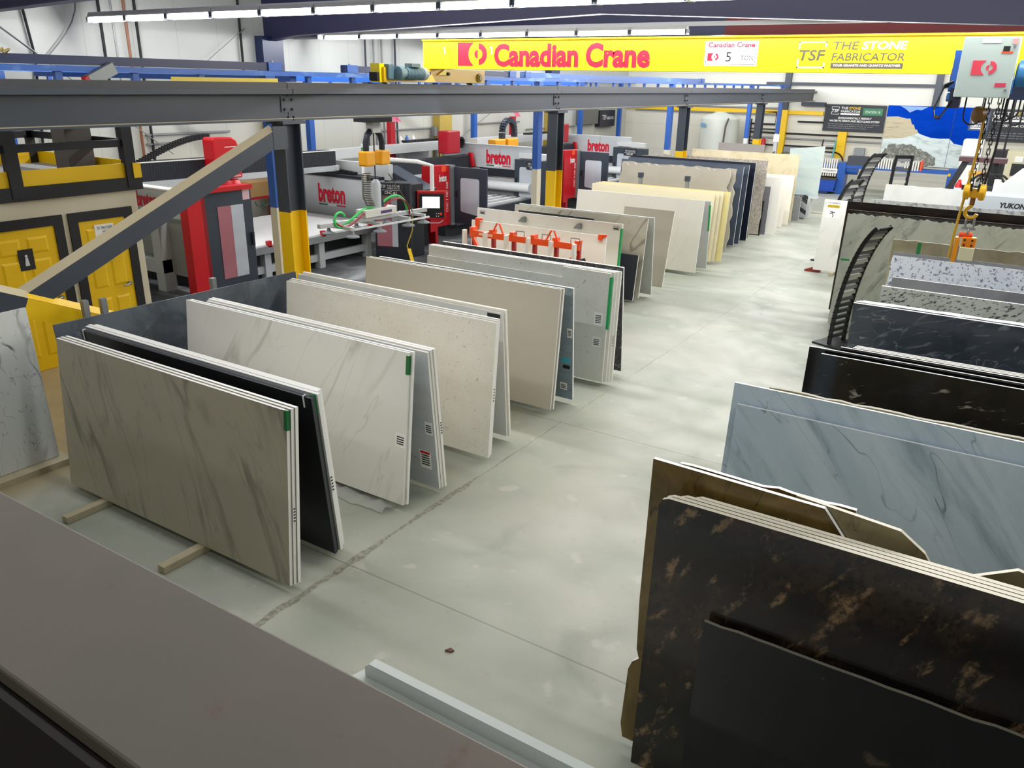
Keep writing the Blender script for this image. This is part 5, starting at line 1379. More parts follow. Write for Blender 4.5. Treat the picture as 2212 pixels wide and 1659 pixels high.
# --- machines two and three share one build
def machine(y0, num, label, cable, sign):
    d = y0 - 15.9
    t = thing('stone_cutting_machine', (-14.3, y0 + 2.8, 0), label, 'machine')
    rcm = MB().prism([(0, 0.32), (0.2, 0.32), (0.2, 0), (0.2 + 0.1, 0), (0.3, 0.42), (0.8, 0.42), (0.8, 1.9), (0, 1.93)], (-12.55, y0, 0), Y, Z, -X, 0.25).build('red_panel', RED, t)
    MB().box((-12.75, y0 + 0.8, 0.4), (-12.5, y0 + 0.98, 1.9)).build('grey_jamb', GALV, t)
    text('breton', (-12.55, y0 + 0.38, 1.52), Y, Z, 0.3, 0.18, WHITE, rcm, bold=0.04, out=0.004)
    text('CNC %d NC 260' % num, (-12.55, y0 + 0.74, 0.75), Z, -Y, 0.75, 0.09, WHITE, rcm, bold=0.01, out=0.004)
    plate((-12.55, y0 + 0.48, 1.76), Y, Z, 0.18, 0.14, ORANGE, rcm, 'warning_label')
    f = machine_door(t, -12.5, y0 + 0.94, 1.0, 0.45, 1.86, 0.75, 1.6, PGLASS)
    hm = MB()
    MB().box((-12.53, y0 + 0.98, 0.9), (-12.49, y0 + 1.04, 1.1)).build('hinge', LGREY, f); MB().box((-12.53, y0 + 0.98, 1.3), (-12.49, y0 + 1.04, 1.5)).build('hinge', LGREY, f)
    sw = MB().box((-16.3, y0 + 5.4, 1.38), (-12.85, y0 + 5.65, 2.07)).build('side_wall', GREYP, t)
    brand((-14.56, y0 + 5.4, 1.5), 0.9, 0.42, sw, flag=(num == 1))
    MB().box((-14.52 + 0.46, y0 + 5.396, 1.38), (-14.51 + 0.46, y0 + 5.4, 2.07)).build('panel_joint', mat('joint_grey', '#7c8184', 0.5), sw)
    MB().box((-16.3, y0 + 5.45, 0), (-13.1, y0 + 5.65, 1.1)).build('lower_wall', GREYP, sw)
    bm = MB(); bellows(bm, (-16.2, y0 + 5.5, 1.25), (-12.9, y0 + 5.5, 1.25), 0.2, 0.24, 30); bm.build('track_bellows', BELL, sw)
    b = MB(); bellows(b, (-15.2, y0 + 0.6, 1.55), (-15.2, y0 + 5.35, 1.55), 0.4, 0.38, 80)
    b = b.build('bridge_bellows', BELL, t)
    MB().box((-15.6, y0 + 0.5, 1.3), (-14.8, y0 + 5.4, 1.36)).build('bridge_beam', GREYP, b)
    MB().prism([(0, 0), (0.18, 0), (0.0, 0.42), (-0.1, 0.42)], (-15.05, y0 + 5.2, 1.4), Y, Z, X, 0.12).build('red_bracket', RED, b)
    MB().box((-15.3, y0 + 3.9, 1.85), (-14.9, y0 + 4.5, 2.5)).build('red_mast', mat('mast_red', '#a80f22', 0.35), t, bevel=0.03)
    MB().box((-16.4, y0 + 0.3, 1.85), (-16.1, y0 + 5.4, 2.1)).build('rear_rail', LGREY, t)
    tb_ = MB().box((-15.8, y0 + 1.2, 0.55), (-12.75, y0 + 5.2, 0.62)).build('table_top', GALV, t)
    gr = MB()
    for i in range(9):
        gr.box((-15.6 + 0.33 * i, y0 + 1.4, 0.62), (-15.5 + 0.33 * i, y0 + 5.0, 0.66))
    gr.build('table_slats', LGREY, tb_)
    MB().cyl((-15.6, y0 + 5.2, 0.9), (-12.8, y0 + 5.2, 0.9), 0.14, 16).build('roll_cover', mat('roll_white', '#dfe2e1', 0.5), t, smooth=True)
    MB().box((-12.8, y0 + 1.3, 0.3), (-12.7, y0 + 5.3, 0.6)).build('front_rail', mat('rail_dark', '#30353c', 0.5), t)
    MB().box((-15.8, y0 + 1.2, 0), (-13, y0 + 5.2, 0.5)).build('machine_bed', mat('dark_bed', '#2a2d31', 0.6), t)
    f2 = machine_door(t, -13.4, y0 + 5.22, 0.92, 0.4, 1.72, 0.62, 1.5, PGLASS)
    MB().box((-12.5, y0 + 5.2, 0.05), (-12.15, y0 + 5.6, 1.7)).build('door_post', DGREY, t)
    s = plate((-12.95, y0 + 5.2, 1.45), X, Z, 0.5, 0.24, SIGN, f2, 'machine_sign', out=0.02, t=0.01)
    text('TSF', (-12.9, y0 + 5.18, 1.58), X, Z, 0.1, 0.06, WHITE, s)
    text('THE STONE', (-12.77, y0 + 5.18, 1.61), X, Z, 0.28, 0.03, WHITE, s)
    text('FABRICATOR', (-12.77, y0 + 5.18, 1.57), X, Z, 0.28, 0.03, WHITE, s)
    plate((-12.92, y0 + 5.18, 1.545), X, Z, 0.44, 0.007, WHITE, s, 'sign_rule', out=0.003)
    text(sign, (-12.83, y0 + 5.18, 1.475), X, Z, 0.24, 0.055, WHITE, s, bold=0.02)
    MB().box((-13.3, y0 + 5.3, 1.75), (-12.2, y0 + 5.5, 1.9)).build('arm_cover', LGREY, t)
    if num == 1:
        for a in (5.75, 6.5):
            MB().box((-14.75, y0 + a, 1.1), (-14.45, y0 + a + 0.6, 2.2)).build('yellow_actuator', mat('actuator_amber', '#f0a81c', 0.4), t, bevel=0.03)
    return t
m2 = machine(15.9, 1, 'second grey cutting machine, with red panel and open windowed doors beside the control screen', True, 'CNC #2')
m3 = machine(22.7, 2, 'third grey cutting machine, partly hidden behind the pale slabs, with dark windowed doors', True, 'CNC #3')
# cable chains arching over machines
def chain_arch(pts, w, hgt, name, m, label):
    b = MB()
    for a, c in zip(pts, pts[1:]):
        b.bar(a, Vector(a) + (Vector(c) - Vector(a)) * 0.85, w, hgt, up=(1, 0.01, 0.01))
    return tag(b.build(name, m), label, 'cable chain')
def U(cx, y, z0, r, hh, n=14):
    return [V(cx - r * 0, y - r, z0)] + [V(cx, y - r * math.cos(R(180 * k / n)), z0 + hh + r * math.sin(R(180 * k / n))) for k in range(n + 1)] + [V(cx, y + r, z0)]
chain_arch(U(-14.6, 22.6, 2.2, 0.36, 0.2), 0.14, 0.16, 'cable_chain', mat('chain_navy', '#222a3a', 0.5), 'dark cable chain arching high above the second machine')
for y, zz, lab in ((18.4, 2.25, 'black cable chain lying along the top of the second machine side wall'), (25.0, 2.2, 'black cable chain along the top of the third machine side wall')):
    pts = [V(-15.4 + 0, y + 0.35 * k, zz) for k in range(8)] + [V(-15.4, y + 2.6 + 0.14 * math.sin(R(a)), zz - 0.14 + 0.14 * math.cos(R(a))) for a in range(0, 181, 30)]
    chain_arch(pts, 0.06, 0.25, 'cable_chain', BLACKM, lab)
pts = [V(-15.6 + 0.14 * k, 14.65, 1.93 - 0.013 * k) for k in range(14)]
b = MB()
for a, c in zip(pts, pts[1:]):
    b.bar(a, Vector(a) + (Vector(c) - Vector(a)) * 0.8, 0.1, 0.07)
tag(b.build('cable_chain', BLACKM), 'black cable chain along the nearest machine side wall above its red name', 'cable chain')
for y, lab in ((19.15, 'first red post by the left wall with a pink ribbon, behind the vacuum lifter'), (25.9, 'second red post by the left wall with a pink ribbon, left of the second column')):
    t = thing('red_post', (-16.55, y, 0), lab, 'post', 'red posts by the left wall')
    MB().box((-16.63, y - 0.1, 0), (-16.47, y + 0.1, 2.72)).build('post', mat('mast_red', '#a80f22', 0.35), t)
    rb = MB()
    for k in range(3):
        rb.bar((-16.45, y - 0.1 + 0.1 * k, 2.9), (-16.41, y + 0.05 + 0.12 * k, 2.72), 0.05, 0.01, up=X)
    rb.build('ribbon', mat('pink_ribbon', '#e6547a', 0.5), t)
# control screen on its arm
t = thing('control_console', (-12.2, 15.3, 0.8), 'red framed control screen hanging from a white swing arm', 'control panel')
PU, PV = V(0.45, 0.893, 0).normalized(), Z
PU = V(0.8, 0.6, 0)
def cp(a, b, n=0.0):
    return V(-11.92, 14.62, 0.86) + PU * a + Z * b + PU.cross(Z) * n
MB().prism([(0, 0), (0.66, 0), (0.66, 0.66), (0, 0.66)], cp(0, 0), PU, Z, -PU.cross(Z), 0.1).build('console_frame', RED, t, bevel=0.01)
fc = MB().prism([(0.04, 0.05), (0.62, 0.05), (0.62, 0.6), (0.04, 0.6)], cp(0, 0, 0.006), PU, Z, -PU.cross(Z), 0.008).build('console_face', BLACK, t)
MB().prism([(0.12, 0.27), (0.52, 0.27), (0.52, 0.53), (0.12, 0.53)], cp(0, 0, 0.01), PU, Z, -PU.cross(Z), 0.004).build('screen', mat('lit_screen', '#e8eef8', 0.3, emit=1.3), fc)
for a, b, mm in ((0.54, 0.14, ORANGE), (0.44, 0.15, WHITE), (0.49, 0.15, WHITE), (0.15, 0.1, WHITE), (0.11, 0.1, GALV), (0.44, 0.09, WHITE), (0.49, 0.09, WHITE), (0.25, 0.1, GALV)):
    MB().cyl(cp(a, b, 0.006), cp(a, b, 0.03), 0.03 if mm is ORANGE else 0.012, 10).build('console_button', mm, fc)
MB().tube([cp(0.1, 0.0, 0.05), cp(0.16, -0.06, 0.07), cp(0.5, -0.06, 0.07), cp(0.6, 0.0, 0.05)], 0.012, 6).build('console_handle', LGREY, t)
MB().tube([cp(0.35, 0.64, -0.05), cp(0.35, 1.22, -0.05), V(-11.95, 14.7, 2.16), V(-12.8, 14.1, 2.22), V(-12.95, 14.0, 2.05), V(-12.95, 14.0, 1.7)], 0.05, 10).build('swing_arm', WHITE, t, smooth=True)
st = MB(); 
for k, (mm, z) in enumerate(((BLACK, 2.35), (RED, 2.42), (mat('lamp_green', '#2a9a4a', 0.4), 2.49), (WHITE, 2.56))):
    MB().cyl((-12.95, 14.0, z - 0.1), (-12.95, 14.0, z - 0.03), 0.04, 12).build('signal_lamp', mm, t)
# tool rack on machine two front
t = thing('tool_cart', (-12.9, 16.3, 0), 'dark cart of hand tools below the control screen', 'tool cart')
MB().box((-13.1, 15.5, 0.0), (-12.62, 15.88, 0.16)).box((-13.12, 15.5, 0.05), (-13.08, 15.88, 1.0)).box((-12.64, 15.5, 0.05), (-12.6, 15.88, 1.0)).box((-13.1, 15.84, 0.05), (-12.62, 15.88, 1.0)).build('cart_frame', BLACK, t)
for k in range(4):
    x = -13.0 + 0.1 * k
    MB().tube([(x, 15.8, 0.85), (x + 0.01, 15.78, 0.55), (x + 0.03, 15.76, 0.3)], 0.016, 6).build('hanging_tool', STEEL if k % 2 else BLACK, t)
# cardboard and clutter behind machine one
t = thing('storage_shelf', (-15.9, 13.3, 0), 'red shelf with cables beyond the nearest machine bed', 'shelf')
MB().box((-16.4, 12.6, 1.15), (-15.65, 14.2, 1.2)).build('shelf_board', mat('mast_red', '#a80f22', 0.35), t)
for x, y in ((-16.35, 12.65), (-15.7, 12.65), (-16.35, 14.15), (-15.7, 14.15)):
    MB().box((x - 0.03, y - 0.03, 0), (x + 0.03, y + 0.03, 1.2)).build('leg', mat('mast_red', '#a80f22', 0.35), t)
tag(MB().box((-16.2, 13.0, 1.2), (-15.66, 13.9, 1.55)).build('cardboard_box', CARDB, bevel=0.01), 'brown cardboard box on the red shelf behind the nearest machine', 'box')
gh = MB()
for k in range(5):
    gh.tube(arc((-15.63, 13.2 + 0.2 * k, 1.1), Y, Z, 0.12, 180, 370, 8), 0.015, 6)
tag(gh.build('hose_coil', mat('hose_green_dark', '#2c5a44', 0.5)), 'dark green hoses hanging off the red shelf behind the nearest machine', 'hose')
# clutter bench near the red posts
t = thing('work_bench', (-16.4, 19.8, 0), 'dark bench with bottles by the left wall beside the first red post', 'bench')
MB().box((-16.9, 19.4, 2.0), (-16.45, 21.4, 2.06)).build('bench_top', BLACK, t)
MB().box((-16.9, 19.4, 0), (-16.8, 21.4, 2.0)).box((-16.53, 19.45, 0), (-16.45, 19.53, 2.0)).box((-16.53, 21.25, 0), (-16.45, 21.33, 2.0)).build('bench_frame', LGREY, t)
for y, mm, lab in ((19.7, WHITE, 'white bottle on the dark bench'), (20.0, mat('bottle_blue', '#2b6fc0', 0.4), 'blue bottle on the dark bench'), (20.3, WHITE, 'second white bottle on the dark bench')):
    tag(MB().lathe((-16.65, y, 2.06), (0, 0, 1), [(0.06, 0), (0.06, 0.16), (0.025, 0.2), (0.025, 0.24)], 10).build('bottle', mm, smooth=True), lab, 'bottle', 'bottles on the dark bench')
tag(MB().box((-16.95, 21.6, 2.2), (-16.8, 22.0, 2.5)).build('switch_box', GALV), 'grey switch box on the left wall by the ochre column', 'switch box')
t = thing('wall_sign', (-16.9, 33.5, 2.1), 'dark sign board on the left wall near the back corner', 'sign')
MB().box((-17, 31.6, 2.25), (-16.75, 33.2, 2.85)).build('wall_cabinet', mat('dull_grey', '#6b6964', 0.6), t)
MB().box((-17, 33.4, 2.1), (-16.76, 34.9, 2.8)).build('sign_face', SIGN, t)
text('TSF', (-16.76, 33.6, 2.4), Y, Z, 0.4, 0.2, WHITE, t); text('FABRICATOR', (-16.76, 34.05, 2.4), Y, Z, 0.7, 0.12, WHITE, t)
# ceiling-hung cables to the vacuum lifter

# ---------------------------------------------------------------- vacuum lifter
LX, LY = -10.0, 11.1
t = thing('vacuum_lifter', (LX, LY, 1.45), 'aluminium vacuum slab lifter with green and red hoses hanging before the machines', 'vacuum lifter')
MB().box((LX - 0.18, LY - 0.3, 3.2), (LX + 0.18, LY + 0.3, 3.28)).build('trolley_plate', BLACK, t)
MB().box((LX - 0.06, LY - 0.16, 3.28), (LX + 0.06, LY + 0.16, 3.85)).build('hanger_arm', mat('hanger_dark', '#22252b', 0.5), t)
MB().box((LX - 0.08, LY - 0.1, 3.02), (LX + 0.08, LY + 0.1, 3.2)).build('load_cell', LGREY, t)
for s in (-1, 1):
    p = [V(LX, LY + s * 0.08, 3.05), V(LX, LY + s * 0.17, 2.98), V(LX, LY + s * 0.21, 2.86), V(LX, LY + s * 0.21, 2.66)]
    MB().tube(p, 0.055, 10).build('cable_sleeve', mat('sleeve_navy', '#1c212c', 0.6), t, smooth=True)
    MB().box((LX - 0.1, LY + s * 0.2 - 0.12, 2.46), (LX + 0.1, LY + s * 0.2 + 0.12, 2.72)).build('balancer', mat('actuator_amber', '#f0a81c', 0.4), t, bevel=0.03)
MB().tube([(LX, LY, 3.02), (LX, LY, 2.0)], 0.012, 6).build('suspension_wire', BLACK, t)
MB().lathe((LX, LY, 1.72), (0, 0, 1), [(0.09, 0), (0.09, 0.42), (0.07, 0.46), (0.03, 0.5)], 20).build('vacuum_cylinder', GREYP, t, smooth=True)
MB().bar((LX + 0.02, LY + 0.14, 1.72), (LX, LY + 0.06, 2.2), 0.05, 0.05).build('control_arm', DGREY, t)
MB().box((LX - 0.12, LY - 0.42, 1.58), (LX + 0.12, LY + 0.42, 1.72)).build('pump_box', mat('pump_white', '#d2d2c8', 0.4), t, bevel=0.01)
plate((LX + 0.12, LY - 0.02, 1.62), Y, Z, 0.3, 0.05, mat('purple_label', '#4a2a6a', 0.5), t, 'maker_label')
MB().bar((LX, LY - 1.45, 1.56), (LX, LY + 1.42, 1.52), 0.08, 0.07).build('spreader_bar', mat('aluminium', '#c3c6c8', 0.35, metal=0.5), t)
for y in (LY - 0.95, LY - 0.25, LY + 0.55, LY + 1.0):
    MB().box((LX - 0.32, y - 0.03, 1.46), (LX + 0.32, y + 0.03, 1.51)).build('cross_arm', mat('aluminium', '#c3c6c8', 0.35, metal=0.5), t)
    for s in (-1, 1):
        MB().lathe((LX + s * 0.28, y, 1.34), (0, 0, 1), [(0.12, 0), (0.12, 0.02), (0.04, 0.05), (0.02, 0.13)], 16).build('suction_pad', mat('pad_grey', '#7f8488', 0.6), t, smooth=True)
MB().bar((LX + 0.3, LY - 1.0, 1.47), (LX + 0.34, LY + 1.1, 1.45), 0.03, 0.03).bar((LX - 0.3, LY - 1.0, 1.47), (LX - 0.3, LY + 1.1, 1.45), 0.03, 0.03).build('side_rail', LGREY, t)
hg = mat('hose_green', '#37c95a', 0.35)
for (a, b_, c, d_) in (((0, -0.05, 1.7), (0.05, -0.5, 1.9), (0.05, -0.75, 1.35), (0, -1.1, 1.62)), ((0, 0.1, 1.75), (0.05, 0.5, 2.05), (0.05, 0.8, 1.8), (0, 0.85, 1.55))):
    P = [V(LX + q[0], LY + q[1], q[2]) for q in (a, b_, c, d_)]
    curve = [P[0] * (1 - s) ** 3 + P[1] * 3 * s * (1 - s) ** 2 + P[2] * 3 * s * s * (1 - s) + P[3] * s ** 3 for s in [k / 16 for k in range(17)]]
    MB().tube(curve, 0.022, 8).build('green_hose', hg, t, smooth=True)
    MB().tube([p + V(0.05, 0.02, -0.05) for p in curve], 0.016, 8).build('red_hose', mat('hose_red', '#9a1c24', 0.4), t, smooth=True)
MB().tube(arc((LX + 0.05, LY - 1.0, 1.62), Y, Z, 0.13, 300, 20, 12), 0.02, 8).build('green_hose', hg, t, smooth=True)
co = [V(LX + 0.05 + 0.07 * math.cos(k * 0.9), LY - 0.3 + 0.09 * math.sin(k * 0.9) + (0.0 if k < 90 else (k - 90) * 0.0025), 2.35 - k * 0.0045) for k in range(130)]
MB().tube(co, 0.008, 5).build('coiled_hose', mat('hose_straw', '#4b4530', 0.5), t, smooth=True)
MB().tube([(LX + 0.1, LY + 0.25, 2.3), (LX + 0.15, LY + 0.6, 1.85), (LX + 0.1, LY + 0.9, 1.55)], 0.01, 6).build('air_line', mat('olive_line', '#5a4a3a', 0.5), t, smooth=True)
tag(MB().tube([(-12.3, 13.75, 0.02), (-11.6, 12.6, 0.02), (-11.3, 12.3, 0.02)], 0.02, 6).build('floor_cable', YEL), 'yellow and black cable on the floor before the nearest machine', 'cable')
t = thing('warning_cable', (-12.0, 14.1, 0), 'yellow cable hanging down the dark machine enclosure', 'cable')
MB().tube([(-11.72, 14.2, 1.2), (-11.73, 14.2, 0.7), (-11.78, 14.05, 0.35), (-11.5, 13.95, 0.02)], 0.015, 6).build('cable', mat('cable_yellow', '#b8a030', 0.5), t, smooth=True)
MB().bar((-11.7, 14.02, 0.3), (-11.5, 13.9, 0.03), 0.08, 0.03).build('yellow_plug', YEL, t)

# ---------------------------------------------------------------- orange frame in the left row
FY = 11.2
t = thing('orange_frame', (-6.9, FY, 0), 'orange slab carrying frame with hoop handles standing in the left row', 'carrying frame')
x0, x1 = -7.98, -5.86
fb = MB().bar((x0, FY, 1.47), (x1, FY, 1.47), 0.05, 0.1).build('top_beam', ORANGE, t)
plate((x0 + 0.2, FY - 0.027, 1.45), X, Z, 0.28, 0.045, mat('orange_label', '#f6b79a', 0.5), fb, 'maker_label')
for k in range(6):
    x = x0 + 0.04 + (x1 - x0 - 0.08) * k / 5
    MB().box((x - 0.03, FY + 0.03, 0.0), (x + 0.03, FY + 0.09, 1.55)).build('upright', mat('upright_red', '#b02418', 0.4), t)
    MB().box((x - 0.035, FY - 0.03, 1.515), (x + 0.035, FY + 0.1, 1.57)).build('joint_block', ORANGE, t)
for x in (-7.4, -6.35):
    MB().tube([V(x - 0.13, FY, 1.5), V(x - 0.03, FY, 1.68), V(x + 0.02, FY, 1.68), V(x + 0.1, FY, 1.5)], 0.016, 8).build('hoop_handle', ORANGE, t, smooth=True)
for x in (-7.05, -6.55, -6.02):
    MB().tube([(x, FY, 1.52), (x, FY, 1.6), (x + 0.16, FY, 1.6), (x + 0.16, FY, 1.52)], 0.008, 6).build('wire_loop', STEEL, t)
MB().bar((x0 + 0.05, FY, 1.42), (x0 + 0.25, FY, 1.1), 0.05, 0.05).build('corner_strut', ORANGE, t)
MB().bar((x1 - 0.05, FY, 1.36), (x1 - 0.35, FY, 1.0), 0.05, 0.05).build('corner_strut', ORANGE, t)
MB().cyl((x1 - 0.1, FY - 0.15, 1.2), (x1 + 0.14, FY - 0.05, 1.3), 0.03, 12).build('grip', BLACKM, t, smooth=True)
MB().box((x0, FY - 0.35, 0), (x0 + 0.08, FY + 0.35, 0.06)).build('foot', ORANGE, t)
MB().box((x1 - 0.08, FY - 0.35, 0), (x1, FY + 0.35, 0.06)).build('foot', ORANGE, t)
for k in range(6):
    x = -8.05 + 0.425 * k
    tag(MB().box((x, FY - 0.14, 0), (x + 0.05, FY - 0.06, 1.53)).build('upright_strip', mat('pale_strip', '#ece5d4', 0.5)), ['first', 'second', 'third', 'fourth', 'fifth', 'sixth'][k] + ' pale upright strip from the left in front of the orange frame', 'strip', 'pale strips on the orange frame')

# plastic film on the floor by the second pair
rg = random.Random(5)
pf = MB()
n = 14
vs = []
for j in range(4):
    for i in range(n):
        vs.append((-5.6 + 1.0 * i / (n - 1) + rg.uniform(-.02, .02), 5.02 + 0.07 * j + rg.uniform(-.015, .015) - 0.02 * math.sin(i), 0.012 + (0.05 * rg.random() if 0 < j < 3 else 0.004)))
pf.add(vs, [(j * n + i, j * n + i + 1, (j + 1) * n + i + 1, (j + 1) * n + i) for j in range(3) for i in range(n - 1)])
tag(pf.build('plastic_film', mat('clear_film', '#c9cbc4', 0.2, alpha=0.55), smooth=True), 'crumpled clear plastic film on the floor at the foot of the white faint-veined slab', 'plastic film')

# ================================================================ back wall: signs, mural, equipment
YB = YW - 0.05
def station_sign(x0, x1, zb, zt, tagtxt, l1, l2, bullets, label):
    t = thing('station_sign', ((x0 + x1) / 2, YB, zb), label, 'sign')
    MB().box((x0, YB - 0.06, zb), (x1, YB, zt)).build('sign_board', SIGN, t)
    y = YB - 0.062
    w, h = x1 - x0, zt - zb
    tsf_logo((x0 + w * 0.11, y, zb + h * 0.62), w * 0.48, h * 0.3, t, WHITE, WHITE, LYEL, tagline=False)
    if tagtxt:
        g = plate((x0 + w * 0.63, y, zb + h * 0.62), X, Z, w * 0.32, h * 0.26, SGREEN, t, 'station_plate', out=0.004)
        text(tagtxt, (x0 + w * 0.67, y, zb + h * 0.7), X, Z, w * 0.24, h * 0.09, WHITE, g, out=0.008)
    text(l1, (x0 + w * 0.24, y, zb + h * 0.46), X, Z, w * 0.55, h * 0.075, WHITE, t, bold=0.02)
    if l2:
        text(l2, (x0 + w * 0.1, y, zb + h * 0.35), X, Z, w * 0.82, h * 0.075, WHITE, t, bold=0.02)
    bt = mat('sign_text_grey', '#a9abb0', 0.6)
    for i, s in enumerate(bullets):
        text('• ' + s, (x0 + w * 0.07, y, zb + h * (0.24 - 0.075 * i)), X, Z, w * (0.86 - 0.1 * i), h * 0.05, bt, t)
station_sign(-7.95, -5.6, 2.24, 3.28, 'STATION 10', 'ENVIRONMENTALLY FRIENDLY', 'WATER FILTERING AND RECYCLING SYSTEM',
             ['Our fabrication center recycles 100 % of the water used in its operations', 'The system recycles up to 700 litres of water per minute', 'Clear recycled water is available for all our machines'], 'dark station sign about water filtering, left of the quarry mural')
station_sign(-2.15, 0.6, 2.12, 3.28, '', 'DRY AIR COMPRESSOR', '', ['Provides dry air for all pneumatic tools', 'Uses a refrigerated dryer to remove water', 'Stores compressed air in a large tank'], 'dark station sign about dry air, right of the quarry mural')
t = thing('quarry_mural', (-3.8, YB, 1.05), 'large printed mural of a pale quarry under deep blue sky on the back wall', 'mural')
b = MB().box((-5.55, YB - 0.04, 1.05), (-2.15, YB, 3.3)).build('mural_board', stone('mural_sky', '#0238a8', [('cloud', '#0a4ac8', 0.7, 0.35, 0.7, 0.8, 0.3, (0.5, 1, 1.5), 0)], 0.9, 0.05), t)
ym = YB - 0.042
cliff = [(-5.55, 1.05), (-2.15, 1.05), (-2.15, 1.86), (-2.56, 1.89), (-2.97, 1.96), (-3.05, 2.04), (-3.17, 2.14), (-3.49, 2.12), (-3.82, 2.14), (-4.13, 2.23), (-4.28, 2.29), (-4.36, 2.42), (-4.43, 2.43), (-4.5, 2.6), (-4.58, 2.62), (-4.67, 2.83), (-4.8, 2.82), (-5.12, 2.89), (-5.55, 2.87)]
def roughen(poly, amp, step, seed):
    out = []
    for i, p in enumerate(poly):
        q = poly[(i + 1) % len(poly)]
        n = max(1, int(math.hypot(q[0] - p[0], q[1] - p[1]) / step))
        out += [(a, min(2.9, max(1.05, c))) for a, c in rough_line(p, q, n, amp, seed + str(i))[:-1]]
    return out
MB().prism(cliff, (0, ym, 0), X, Z, -Y, 0.003).build('quarry_face', stone('mural_pale', '#d3e0de', [('cloud', '#8ea29c', 2.2, 0.45, 0.7, 0.8, 1.0, (0.6, 1, 2.2), 10), ('cloud', '#e2ecec', 1.5, 0.5, 0.72, 0.8, 0.6, (0.6, 1, 2), 0)], 0.4), b)
MB().prism([(-5.55, 2.87), (-5.12, 2.89), (-4.8, 2.82), (-4.67, 2.83), (-4.58, 2.62), (-4.5, 2.6), (-4.43, 2.43), (-4.36, 2.42), (-4.28, 2.29), (-4.81, 2.09), (-5.55, 2.02)], (0, ym - 0.004, 0), X, Z, -Y, 0.003).build('quarry_terrace', stone('mural_tan', '#c2b797', [('cloud', '#8f8568', 5, 0.5, 0.7, 0.8, 0.6, (0.4, 1, 2.5), 0)], 0.4), b)
MB().prism(roughen([(-5.5, 1.42), (-5.28, 1.82), (-4.78, 1.88), (-4.3, 1.8), (-4.05, 1.66), (-3.7, 1.5), (-3.5, 1.35), (-3.48, 1.15), (-3.78, 1.05), (-4.48, 1.12), (-5.28, 1.25)], 0.045, 0.07, 'rk'), (0, ym - 0.004, 0), X, Z, -Y, 0.003).build('quarry_rubble', stone('mural_rock', '#6b6c62', [('cloud', '#a9aca2', 7, 0.45, 0.65, 0.85, 0.8, ONE, 0), ('cloud', '#2f302b', 9, 0.55, 0.7, 0.8, 0.8, ONE, 0)], 0.4), b)
MB().prism([(-5.11, 3.29), (-4.11, 3.27), (-4.33, 3.15), (-4.5, 3.17), (-4.73, 3.05), (-4.9, 3.18)], (0, ym - 0.002, 0), X, Z, -Y, 0.002).build('printed_cloud', mat('print_cloud', '#7fa4e0', 0.5), b)
MB().box((-3.14, ym - 0.006, 1.06), (-3.125, ym, 3.3)).build('board_joint', mat('joint_navy', '#1a2c66', 0.5), b)
t = thing('hanging_sign', (-1.95, 31, 2.0), 'small slate sign board hanging in front of the mural, right of the hoist chain', 'sign')
MB().box((-2.35, 33.0, 2.62), (-1.75, 33.04, 3.25)).build('sign_board', mat('sign_slate', '#3c4a60', 0.5), t)
text('THE STONE', (-2.28, 33.0, 2.84), X, Z, 0.46, 0.09, WHITE, t, bold=0.02)
text('FABRICATOR', (-2.28, 33.0, 2.73), X, Z, 0.46, 0.08, WHITE, t, bold=0.02)
plate((-2.28, 33.0, 2.67), X, Z, 0.46, 0.04, WHITE, t, 'sign_rule')
MB().cyl((-2.05, 33.02, 3.25), (-2.05, 33.02, ZC), 0.02, 8).build('hanger_pole', BLACK, t)

# white water tank
t = thing('water_tank', (-12.0, 35.4, 0), 'big translucent white water tank standing at the back wall', 'tank')
TK = stone('tank_white', '#d3d6cb', [('cloud', '#c4ccc4', 0.9, 0.35, 0.7, 0.7, 0.3, (1, 1, 0.4), 0)], 0.4)
MB().lathe((-12.0, 35.4, 0), (0, 0, 1), [(0.8, 0), (0.82, 0.1), (0.82, 2.48), (0.8, 2.58), (0.6, 2.72), (0.3, 2.8), (0.25, 2.82), (0.25, 2.86), (0.05, 2.87)], 40).build('tank_body', TK, t, smooth=True)
MB().tube([(-11.4, 34.7, 2.62), (-11.45, 34.56, 2.3), (-11.5, 34.55, 1.4), (-11.55, 34.5, 0.1)], 0.04, 8).build('tank_hose', mat('hose_brown', '#5a4c44', 0.6), t, smooth=True)
plate((-12.55, 34.72, 2.25), V(0.8, -0.6, 0), Z, 0.35, 0.16, mat('tank_label', '#7ba3cf', 0.5), t, 'tank_label', out=0.06)
tag(MB().box((-9.4, YW - 0.25, 1.3), (-8.75, YW - 0.05, 1.52)).build('pipe_box', GALV), 'grey flat box on the pipe below the water filtering sign', 'box')
tag(MB().box((-6.55, YW - 0.2, 1.1), (-6.15, YW, 1.62)).build('breaker_box', GALV), 'grey breaker box on the back wall left of the mural', 'breaker box')
tag(MB().tube([V(-8.8, YW - .3, 1.42), V(-7.3, YW - .3, 1.4)] + arc((-7.3, YW - .3, 1.0), X, Z, 0.4, 90, 0, 8) + [V(-6.9, YW - .3, 0.0)], 0.03, 8).build('conduit', BLACKM, smooth=True), 'black conduit bending down beside the grey breaker box', 'conduit')
t = thing('step_ladder', (-7.55, YW - 0.7, 0), 'dark step ladder with a teal rail by the yellow back column', 'ladder')
for x, mm in ((-7.8, BLACK), (-7.3, mat('teal_rail', '#2c9c94', 0.4))):
    MB().bar((x, YW - 1.0, 0), (x + 0.05, YW - 0.5, 1.9), 0.05, 0.05).build('rail', mm, t)
for z in (0.5, 0.9, 1.3, 1.7):
    MB().box((-7.8, YW - 1.0 + z * 0.26, z), (-7.25, YW - 0.85 + z * 0.26, z + 0.04)).build('tread', LGREY, t)
